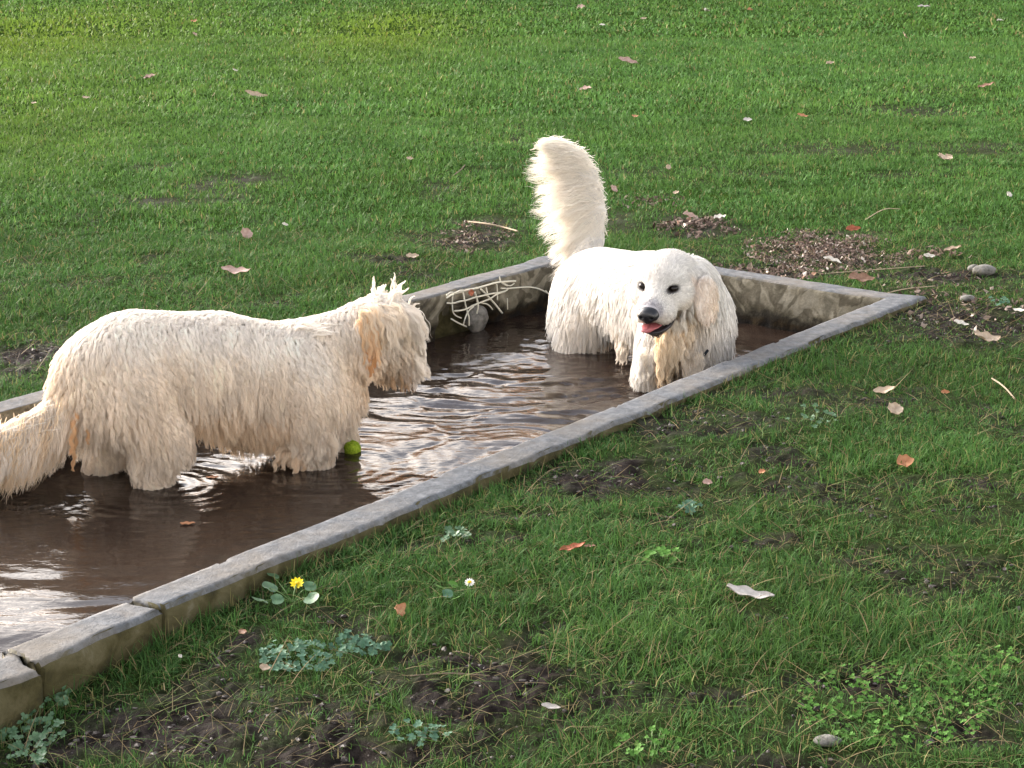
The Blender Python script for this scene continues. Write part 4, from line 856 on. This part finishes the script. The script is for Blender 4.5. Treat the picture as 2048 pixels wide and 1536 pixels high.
sets = [
 spot_strands(dp(770, 606), 700, (.035, .05, .008), .046, Z_(.25, 1), (.2, 0, -1.1), pale, 41, 26, sp=.4, clump=.9),
 spot_strands(dp(752, 598), 60, (.006, .006, .004), .062, Z_(-.05, 1), (0, 0, .1), pale, 42, 3, sp=.12, clump=.93),
 spot_strands(dp(785, 602), 80, (.010, .006, .004), .066, Z_(.22, 1), (-.3, 0, .1), pale, 43, 4, sp=.15, clump=.93),
 spot_strands(dp(815, 620), 160, (.015, .01, .008), .036, Z_(.8, .45), (0, 0, -.3), pale, 44, 6, sp=.3),
 spot_strands(dp(784, 624, .04), 2200, (.036, .042, .012), .100, Z_(.36, .05, .35), (.0, 0, -3.0), (.87, .80, .71), 45, 44, wav=.003, sp=.13, clump=.66),
 spot_strands(dp(762, 622, .066), 1100, (.034, .02, .014), .098, Z_(.2, .05, .6), (.05, -.1, -2.6), (.85, .75, .62), 46, 28, wav=.003, sp=.14, clump=.66),
 spot_strands(dp(816, 715, .02), 900, (.03, .03, .012), .060, Z_(.45, -.5, .3), (0, 0, -1.3), (.86, .79, .70), 47, 34, wav=.003, sp=.16, clump=.62),
 spot_strands(dp(800, 742, .015), 420, (.030, .025, .008), .045, Z_(.15, -1, .1), (0, 0, -1), (.62, .44, .28), 48, 16, wav=.003),
 spot_strands(dp(812, 758, .012), 160, (.016, .012, .005), .038, Z_(.1, -1, .1), (0, 0, -1), brown, 49, 7, wav=.003),
 spot_strands(dp(740, 655, .094), 1500, (.026, .008, .025), .085, Z_(.0, -1, .12), (0, 0, -.6), (.82, .60, .38), 50, 26, wav=.003),
 spot_strands(dp(742, 700, .098), 600, (.018, .007, .02), .060, Z_(.05, -1, .05), (0, 0, -.6), org, 51, 14, wav=.003),
 spot_strands(dp(738, 632, .086), 700, (.03, .012, .02), .09, Z_(.1, -.8, .35), (0, 0, -1.2), (.84, .70, .53), 52, 16, wav=.004),
 spot_strands(dp(160, 800, .06), 260, (.010, .01, .02), .17, Z_(-.1, -1, .2), (0, 0, -.6), (.75, .50, .28), 53, 3, wav=.005, clump=.9),
 spot_strands(dp(834, 676, .01), 1000, (.016, .04, .018), .055, Z_(.30, -.9, .1), (0, 0, -.8), (.86, .80, .72), 57, 16, wav=.002, clump=.7),
 spot_strands(dp(625, 655, .03), 420, (.055, .05, .008), .060, Z_(-.8, .12), (0, 0, -1.2), pale, 58, 22, wav=.004, sp=.4),
 spot_strands(dp(312, 890, .112), 1700, (.052, .022, .050), .052, Z_(.1, -1, .35), (0, 0, -.8), (.85, .75, .62), 55, 40, wav=.004, sp=.3),
 spot_strands(dp(628, 872, .108), 1500, (.052, .022, .045), .052, Z_(.05, -1, .35), (0, 0, -.8), (.86, .76, .63), 56, 24, wav=.004, sp=.3),
 spot_strands(dp(590, 905, .09), 500, (.04, .02, .015), .055, Z_(-.6, -.8, .3), (0, 0, -.8), (.84, .68, .50), 54, 14, wav=.004),
]
HP = np.concatenate([s_[0] for s_ in sets]); HC = np.concatenate([s_[2] for s_ in sets])
child(hair_obj('head_hair', HP, .00046 + .0003 * rng.random(len(HP)), HC, FUR, None), dog1)
black = M('wet_black', (.012, .011, .012), .22, .6)
nose1 = lump('nose', tuple(dp(832, 738, .0)), .017, 77, black, sub=3, sq=(1, 1.1, .85), amp=.1, rz=R(22)); child(nose1, dog1)
# ================================================================ the white retriever on the right, head turned to the left
def gp(px, py, Y): return at(px, py, Y)
HK = 1.20                                               # size of the head
hf = unit(np.array([-.40, -1.0, -.29]))                 # the way the muzzle points
HM = frame(hf); hr = -HM[:, 1]; hu = HM[:, 2]            # hr: to the dog's right = image left
HL = np.stack([hf, hr, hu], 1)
HC_ = gp(1334, 559, 5.30)                               # middle of the skull
def hp(f, r, u): return HC_ + (hf * f + hr * r + hu * u) * HK
BX = unit(np.array([.30, -.52, 0])); BS = np.array([BX[1], -BX[0], 0])
# metres per pixel at the head is about 0.00149
def head_f(P):                                           # skull, brows, cheeks, muzzle, jaw; P in the head's own axes
    d2 = d_ell(P, (0, 0, .000), (.086, .081, .068))
    d2 = smin(d2, d_ell(P, (.018, .0, .022), (.054, .060, .036)), .02)
    d2 = smin(d2, d_ell(P, (.030, .0, .030), (.034, .016, .034)), .01) if False else d2
    for sg in (1, -1):
        d2 = smin(d2, d_ell(P, (.045, sg * .030, .030), (.020, .021, .013)), .014)
        d2 = smin(d2, d_ell(P, (.038, sg * .048, -.022), (.040, .028, .032)), .02)
        d2 = smin(d2, d_ell(P, (.104, sg * .028, -.037), (.040, .022, .026)), .014)
    d2 = smin(d2, d_cone(P, (.050, 0, .002), (.140, 0, -.016), .037, .024), .022)
    d2 = smin(d2, d_ell(P, (.132, 0, -.024), (.022, .027, .019)), .01)
    d2 = smin(d2, d_cone(P, (.040, 0, -.066), (.108, 0, -.082), .030, .018), .012)
    mouth = d_ell(P, (.118, 0, -.064), (.070, .032, .0080), frame(np.array([1, 0, -.10])))
    d2 = np.maximum(d2, -mouth)
    for sg in (1, -1): d2 = np.maximum(d2, -d_ell(P, (.079, sg * .039, .014), (.016, .0130, .0078)))
    return d2
def s2(P):
    k = .04
    d = d_ell(P, gp(1182, 590, 5.98), (.135, .125, .135), frame(BX))
    d = smin(d, d_ell(P, gp(1160, 640, 5.92), (.11, .085, .12), frame(BX)), .05)       # near thigh
    d = smin(d, d_cone(P, gp(1205, 575, 5.93), gp(1300, 592, 5.68), .128, .128), k)
    d = smin(d, d_cone(P, gp(1300, 592, 5.68), gp(1368, 622, 5.50), .128, .134), k)
    d = smin(d, d_ell(P, gp(1370, 668, 5.47), (.125, .114, .15), frame(BX)), k)          # chest
    d = smin(d, d_cone(P, gp(1388, 634, 5.46), gp(1372, 580, 5.38), .112, .104), .04)   # neck
    d = smin(d, head_f((P - HC_) @ HL / HK) * HK, .022)
    # ears: one hangs over the ruff on the right, the other shows as a sliver
    en = unit(np.array([.45, -.85, .1])); Ew = unit(np.cross([0, 0, 1], en)); Ed = np.cross(en, Ew)
    d = smin(d, d_ell(P, gp(1413, 600, 5.245), (.040, .0135, .074), np.stack([Ew, en, Ed], 1)), .006)
    d = smin(d, d_ell(P, gp(1396, 556, 5.28), (.040, .018, .030), np.stack([Ew, en, Ed], 1)), .014)
    d = smin(d, d_ell(P, HC_ + (hr * .085 - hu * .028 - hf * .01) * HK, (.038, .013, .060), HL), .014)
    # legs
    for a, b, c, ra, rb, rc in (((1170, 660, 5.88), (1150, 700, 5.88), (1160, 800, 5.84), .075, .056, .04), ((1215, 660, 6.02), (1205, 700, 6.05), (1210, 800, 6.0), .07, .05, .04),
                                ((1318, 690, 5.42), (1302, 745, 5.405), (1300, 860, 5.40), .068, .050, .036), ((1415, 690, 5.46), (1408, 760, 5.43), (1400, 860, 5.43), .070, .05, .036)):
        d = smin(d, d_cone(P, gp(*a), gp(*b), ra, rb), .035); d = smin(d, d_cone(P, gp(*b), gp(*c), rb, rc), .02)
    for a, b, ra, rb in (((1160, 545, 6.05), (1184, 480, 6.12), .05, .032), ((1184, 480, 6.12), (1194, 420, 6.13), .032, .024), ((1194, 420, 6.13), (1178, 350, 6.13), .024, .020), ((1178, 350, 6.13), (1146, 316, 6.12), .020, .012)):
        d = smin(d, d_cone(P, gp(*a), gp(*b), ra, rb), .02)
    return d
F2 = Field((.02, 5.02, -.34), (.80, 6.30, .66), .0060, s2)
V2, Q2 = F2.mesh()
wh = (.79, .765, .725); wh2 = (.82, .77, .70); crm = (.80, .70, .58); ear_c = (.81, .71, .62); wet = (.80, .68, .52); tan2 = (.66, .50, .34); dk = (.05, .04, .04)
g2 = []
def w3(x, y, z): return (x, y, z)
Bk = -BX
for px, py, Y, L, D, lf, c in [
    (1180, 490, 6.0, .030, Bk * .8 + np.array([-.2, 0, -.5]), .14, wh), (1250, 480, 5.85, .028, Bk + np.array([0, 0, -.3]), .12, wh), (1120, 560, 5.95, .045, w3(-.2, .3, -1), .2, wh), (1150, 580, 5.84, .045, w3(-.3, .1, -1), .16, wh),
    (1110, 640, 5.9, .05, w3(-.3, .1, -1), .22, wh), (1160, 650, 5.82, .05, w3(.0, 0, -1), .16, wh2), (1150, 690, 5.85, .05, w3(-.1, -.1, -1), .25, wh2), (1215, 690, 5.9, .05, w3(.1, 0, -1), .2, crm),
    (1220, 560, 5.78, .045, w3(-.35, .1, -1), .12, wh), (1230, 640, 5.78, .05, w3(-.1, 0, -1), .15, wh), (1255, 700, 5.65, .06, w3(.0, -.1, -1), .18, wh2), (1290, 520, 5.6, .035, w3(-.6, .5, -.5), .10, wh), (1370, 510, 5.5, .03, w3(.2, .8, -.4), .12, wh),
    (1430, 560, 5.45, .045, w3(.5, .3, -1), .16, wh), (1462, 640, 5.47, .05, w3(.2, .1, -1), .16, wh), (1450, 700, 5.42, .055, w3(.0, -.1, -1), .16, wh), (1415, 650, 5.35, .05, w3(.1, -.2, -1), .12, wh2),
    (1400, 700, 5.33, .06, w3(.0, -.2, -1), .18, wh2), (1350, 690, 5.33, .055, w3(-.1, -.2, -1), .2, wet), (1330, 730, 5.33, .06, w3(-.05, -.2, -1), .22, wet), (1375, 740, 5.33, .06, w3(.0, -.2, -1), .2, crm),
    (1290, 700, 5.36, .05, w3(-.1, -.2, -1), .22, wh), (1280, 750, 5.36, .045, w3(-.1, -.2, -1), .25, wh), (1310, 770, 5.36, .045, w3(0, -.2, -1), .25, wh2), (1260, 640, 5.55, .05, w3(-.1, 0, -1), .14, wh),
    (1180, 440, 6.12, .04, w3(-.6, 0, -.3), .2, wh), (1190, 380, 6.12, .04, w3(-.4, 0, .2), .2, wh)]:
    g2.append((gp(px, py, Y), L, D, lf, c))
for f, r, u, L, D, lf, c in [
    (.02, 0, .075, .010, (-1, 0, .0), .12, wh), (.06, 0, .045, .007, (-1, 0, .5), .12, wh), (.10, 0, .014, .005, (-1, 0, .3), .12, wh), (.120, 0, .012, .004, (-1, 0, .2), .1, wh), (.143, 0, .006, .002, (-1, 0, .2), .1, (.42, .40, .42)),
    (.05, .06, .0, .009, (-1, .6, -.3), .12, wh), (.05, -.06, .0, .009, (-1, -.6, -.3), .12, wh), (.07, .035, .025, .006, (-1, .5, .4), .12, wh), (.07, -.035, .025, .006, (-1, -.5, .4), .12, wh),
    (.05, .07, -.04, .014, (-.8, .3, -.8), .15, wh), (.05, -.07, -.04, .014, (-.8, -.3, -.8), .15, wh2), (.10, .038, -.03, .007, (-1, .2, -.6), .12, wh), (.10, -.038, -.03, .007, (-1, -.2, -.6), .12, wh),
    (.12, .03, -.055, .005, (-.8, 0, -1), .12, wh2), (.12, -.03, -.055, .005, (-.8, 0, -1), .12, (.60, .55, .5)), (.08, 0, -.095, .022, (-.3, 0, -1), .25, tan2), (.105, 0, -.088, .008, (-.3, 0, -1), .2, dk), (.11, .018, -.075, .006, (-.5, 0, -1), .15, dk), (.11, -.018, -.075, .006, (-.5, 0, -1), .15, dk),
    (.03, -.05, -.085, .035, (-.2, 0, -1), .2, crm), (.03, .04, -.09, .035, (-.2, 0, -1), .2, wh2), (.04, -.02, -.10, .04, (-.1, 0, -1), .2, wet),
    (-.01, -.088, .03, .014, (-.1, -.3, -1), .1, wh),
    (-.01, .10, .02, .018, (-.1, .3, -1), .1, wh), (-.01, .108, -.05, .022, (-.1, 0, -1), .08, wh2), (-.05, 0, .07, .02, (-1, 0, -.1), .12, wh), (-.02, .05, .06, .014, (-1, .3, -.1), .12, wh), (-.02, -.05, .06, .014, (-1, -.4, -.2), .12, wh)]:
    g2.append((hp(f, r, u), L, hf * D[0] + hr * D[1] + hu * D[2], lf, c))
for px, py, L in ((1405, 570, .010), (1400, 600, .009), (1402, 630, .010), (1420, 600, .010), (1425, 575, .012), (1415, 640, .012), (1432, 615, .018), (1432, 590, .018)):
    g2.append((gp(px, py, 5.228), L, w3(.12, -.1, -1), .05, ear_c if px < 1430 else crm))
for px, py in ((1446, 560), (1455, 600), (1455, 640), (1435, 670)): g2.append((gp(px, py, 5.35), .042, w3(.2, -.05, -1), .14, wh))
dog2 = empty('retriever_dog', (float(gp(1300, 780, 5.5)[0]), 5.5, WATER_Z))
tag(dog2, 'smooth white retriever with raised feathery tail and pink tongue, facing the camera from the trough', 'dog')
c2 = blend(g2, V2, .022)[:, 5:8]
# skin darkens where the lips and eyelids are bare
inh = (V2 - HC_) @ HL / HK
lip = np.clip(1.4 - (np.abs(inh[:, 2] + .064 + .14 * (inh[:, 0] - .118)) / .012), 0, 1) * sstep(.050, .062, inh[:, 0]) * (np.abs(inh[:, 1]) < .06)
lid = np.zeros(len(V2))
for sg in (1, -1): lid = np.maximum(lid, np.clip(1.9 - np.linalg.norm((inh - np.array([.074, sg * .0385, .014])) / np.array([.03, .0155, .0105]), axis=1) * 1.25, 0, 1))
bare = np.clip(np.maximum(lip, lid), 0, 1)
c2b = c2 * (1 - bare[:, None]) * .92 + np.array([.02, .015, .015]) * bare[:, None]
child(mesh_obj('body', V2, Q2, skin_m, cols=c2b), dog2)
def dens2(p):
    q = (p - HC_) @ HL / HK; head = (np.linalg.norm(q / np.array([.16, .10, .10]), axis=1) < 1) & (q[:, 0] > -.05)
    return (p[:, 2] > WATER_Z - .03) * np.where(head, 4.2, 1.0)
r2 = roots(V2, Q2, 95000, dens2)
q2 = (r2 - HC_) @ HL / HK
bad = (np.abs(q2[:, 2] + .064 + .14 * (q2[:, 0] - .118)) < .0115) & (q2[:, 0] > .058) & (np.abs(q2[:, 1]) < .06)
for sg in (1, -1): bad |= np.linalg.norm((q2 - np.array([.074, sg * .0385, .014])) / np.array([.03, .0155, .0105]), axis=1) < 1.05
bad |= (np.linalg.norm((q2 - np.array([.158, 0, -.014])) / np.array([.026, .025, .021]), axis=1) < 1)
r2 = r2[~bad]; q2 = q2[~bad]
ishead = (np.linalg.norm(q2 / np.array([.17, .12, .105]), axis=1) < 1)
Pb, Lb, Kb = grow(F2, r2[~ishead], g2, .03, nseg=8, seed=300, wav=.0016, wavlen=.045, grav=.3, gn=5600, clump=.84, offlen=.10)
Ph, Lh, Kh = grow(F2, r2[ishead], g2, .018, nseg=5, seed=320, wav=.0006, wavlen=.02, grav=.1, gn=6000, clump=.55, offlen=.09, off=.0010)
Kh = Kh * (1 + .24 * (rng.random((len(Kh), 1)) - .6))
child(hair_obj('coat', Pb, .00052 + .0003 * rng.random(len(Pb)), Kb, FUR, None), dog2)
child(hair_obj('face_fur', Ph, .00034 + .0002 * rng.random(len(Ph)), Kh, FUR, None), dog2)
# plume of the tail: long feathering streaming to the left of the bone
tq = [gp(1165, 540, 6.04), gp(1184, 490, 6.10), gp(1196, 440, 6.12), gp(1194, 390, 6.13), gp(1182, 345, 6.13), gp(1160, 314, 6.12), gp(1130, 297, 6.12), gp(1106, 292, 6.12)]
def tdir(t, g):
    x = -1.0 + 0 * t; z = np.interp(t, [0, .2, .45, .7, 1], [-.95, -.75, -.42, -.22, .06]); return np.stack([x, .05 * rng.normal(0, 1, len(t)), z], -1)
Lt = lambda t: np.interp(t, [0, .15, .4, .65, .85, 1], [.070, .125, .180, .185, .105, .045])
Pt, Lt_, Kt = ribbon_strands(tq, 9500, Lt, None, tdir, (.30, 0, .10), spread=.013, col=(.90, .85, .77), wav=.0034, wavlen=.07, seed=61, locks=150, clump=.86, lv=.42, dv=.6)
Pt2, Lt2, Kt2 = ribbon_strands(tq, 4500, lambda t: .06 + .0 * t, None, lambda t, g: g * .9 + np.stack([-.25 + .1 * rng.normal(0, 1, len(t)), -.35 + 0 * t, .0 * t], -1), (-.9, 0, .0), spread=.012, col=(.90, .85, .77), wav=.0015, wavlen=.06, seed=63, locks=110, clump=.5)
Pt3, Lt3, Kt3 = spot_strands(gp(1104, 293, 6.12), 500, (.014, .012, .008), .062, np.array([-1., 0, .02]), (0, 0, -.25), (.84, .79, .71), 64, 6, wav=.002, clump=.9, sp=.10)
Pt2 = np.concatenate([Pt2, np.concatenate([Pt3, Pt3[:, -1:], Pt3[:, -1:]], 1)]); Kt2 = np.concatenate([Kt2, Kt3])
child(hair_obj('tail_feathering', np.concatenate([Pt, Pt2]), .0005 + .0003 * rng.random(len(Pt) + len(Pt2)), np.concatenate([Kt, Kt2]), FUR, None), dog2)
# wet chest locks hanging below the chin and the ruff on the fore legs
X3 = lambda x, y, z: np.array([x, y, z], float)
ss = [spot_strands(gp(1335, 695, 5.29), 1500, (.030, .02, .030), .085, X3(.0, -.1, -1), (0, 0, -.5), (.80, .68, .51), 71, 22, wav=.004, clump=.85, sp=.15),
      spot_strands(gp(1355, 665, 5.30), 900, (.040, .015, .022), .070, X3(.05, -.15, -1), (0, 0, -.5), (.84, .74, .60), 72, 22, wav=.004, clump=.8, sp=.18),
      spot_strands(gp(1325, 735, 5.31), 700, (.018, .012, .02), .075, X3(.0, -.05, -1), (0, 0, -.5), (.68, .53, .37), 73, 9, wav=.003, clump=.9, sp=.1),
      spot_strands(gp(1290, 715, 5.33), 900, (.028, .012, .03), .055, X3(-.1, -.2, -1), (0, 0, -.5), (.88, .85, .80), 74, 18, wav=.004, clump=.8, sp=.2),
      spot_strands(gp(1385, 725, 5.32), 900, (.030, .012, .03), .065, X3(.0, -.1, -1), (0, 0, -.5), (.86, .79, .69), 75, 18, wav=.004, clump=.8, sp=.2),
      spot_strands(gp(1245, 690, 5.66), 420, (.018, .05, .015), .060, X3(-.1, -.1, -1), (0, 0, -.5), (.84, .78, .70), 76, 16, wav=.003, clump=.85, sp=.2)]
HP = np.concatenate([s_[0] for s_ in ss]); HCc = np.concatenate([s_[2] for s_ in ss])
child(hair_obj('chest_feathering', HP, .0006 + .0003 * rng.random(len(HP)), HCc, FUR, None), dog2)
# long hair of the chin and the cheeks falling over the corner of the mouth
P_c, L_c, K_c = spot_strands(hp(.060, -.030, -.085), 500, (.03, .02, .012), .040, X3(.15, -.1, -1), (0, 0, -.4), (.82, .76, .67), 81, 16, wav=.002, clump=.8, sp=.2)
P_d, L_d, K_d = spot_strands(hp(.030, -.055, -.055), 600, (.02, .03, .03), .035, X3(.25, -.1, -1), (0, 0, -.4), (.83, .79, .73), 82, 20, wav=.002, clump=.75, sp=.25)
child(hair_obj('cheek_hair', np.concatenate([P_c, P_d]), .00045 + .0002 * rng.random(len(P_c) + len(P_d)), np.concatenate([K_c, K_d]), FUR, None), dog2)
# dark strap showing through the ruff
sp_ = []
for px, py in ((1416, 700), (1404, 716), (1392, 730), (1380, 742), (1370, 754)):
    lo_, hi_ = 5.0, 5.6
    for Yq in np.linspace(5.05, 5.5, 200):
        if F2(gp(px, py, Yq)[None])[0] < .022: break
    sp_.append(gp(px, py, Yq))
strap_m = M('strap', (.02, .025, .035), .7, .3)
V_, F_ = tube(smooth_path(sp_), .0042, 6); child(mesh_obj('harness_strap', V_, F_, strap_m), dog2)
# nose, eyes, lips, tongue
def head_part(name, fn, lo, hi, h, mat):
    Rm = np.stack([hf, hr, hu], 0)
    f_ = Field(lo, hi, h, fn); v, q = f_.mesh(); v = HC_ + v @ Rm * HK
    return child(mesh_obj(name, v, q[:, ::-1].copy() if np.linalg.det(Rm) < 0 else q, mat), dog2)
E3 = np.eye(3)
def nose_f(P):
    P = (P - np.array([.006, 0, -.004]) - np.array([.15, 0, -.012])) / 1.12 + np.array([.15, 0, -.012])
    d = d_ell(P, (.150, 0, -.012), (.017, .0225, .0165)); d = smin(d, d_ell(P, (.156, 0, -.020), (.010, .012, .012)), .006)
    for sg in (1, -1):
        d = smin(d, d_ell(P, (.153, sg * .013, -.014), (.012, .010, .0105)), .004)
        d = np.maximum(d, -d_ell(P, (.166, sg * .0115, -.0145), (.0075, .0042, .0032)))
    d = np.maximum(d, -d_ell(P, (.171, 0, -.024), (.008, .0012, .014))); return d
nose_m = M('nose_leather', (.010, .010, .013), .28, .6); k = NT(nose_m); k.bump(k.noise(700, 3), .0006, .6)
head_part('nose', nose_f, (.12, -.035, -.045), (.178, .035, .012), .0014, nose_m)
tg_m = M('tongue', (.40, .12, .13), .32, .5); k = NT(tg_m); k.bump(k.noise(500, 3), .0005, .5)
def tongue_f(P):
    d = d_ell(P, (.106, .004, -.0650), (.038, .0235, .0060)); d = smin(d, d_ell(P, (.140, .014, -.0655), (.017, .0150, .0065)), .010)
    return np.maximum(d, -d_ell(P, (.13, .006, -.0570), (.04, .003, .0035)))
head_part('tongue', tongue_f, (.06, -.04, -.085), (.165, .04, -.050), .0014, tg_m)
lip_m = M('lip', (.020, .015, .017), .35, .4)
def lip_f(P):
    # the dark rim of the lower jaw, open in front, rising to the corners of the mouth
    r = np.sqrt(((P[..., 0] - .078) / .058) ** 2 + (P[..., 1] / .0335) ** 2)
    d = np.hypot((r - 1) * .030, (P[..., 2] + .0750 - .09 * np.clip(.116 - P[..., 0], 0, .08)) * .9) - (.0050 - .028 * np.clip(.100 - P[..., 0], 0, .06))
    return np.maximum(d, .052 - P[..., 0])
head_part('lips', lip_f, (.045, -.050, -.092), (.150, .050, -.045), .0014, lip_m)
eye_m = M('eye', (.010, .006, .004), .12, .35)
for sg in (1, -1):
    head_part('eye', lambda P: d_ell(P, (.0680, sg * .0385, .014), (.0100, .0112, .0080)), (.05, sg * .0385 - .016, -.002), (.084, sg * .0385 + .016, .028), .0012, eye_m)
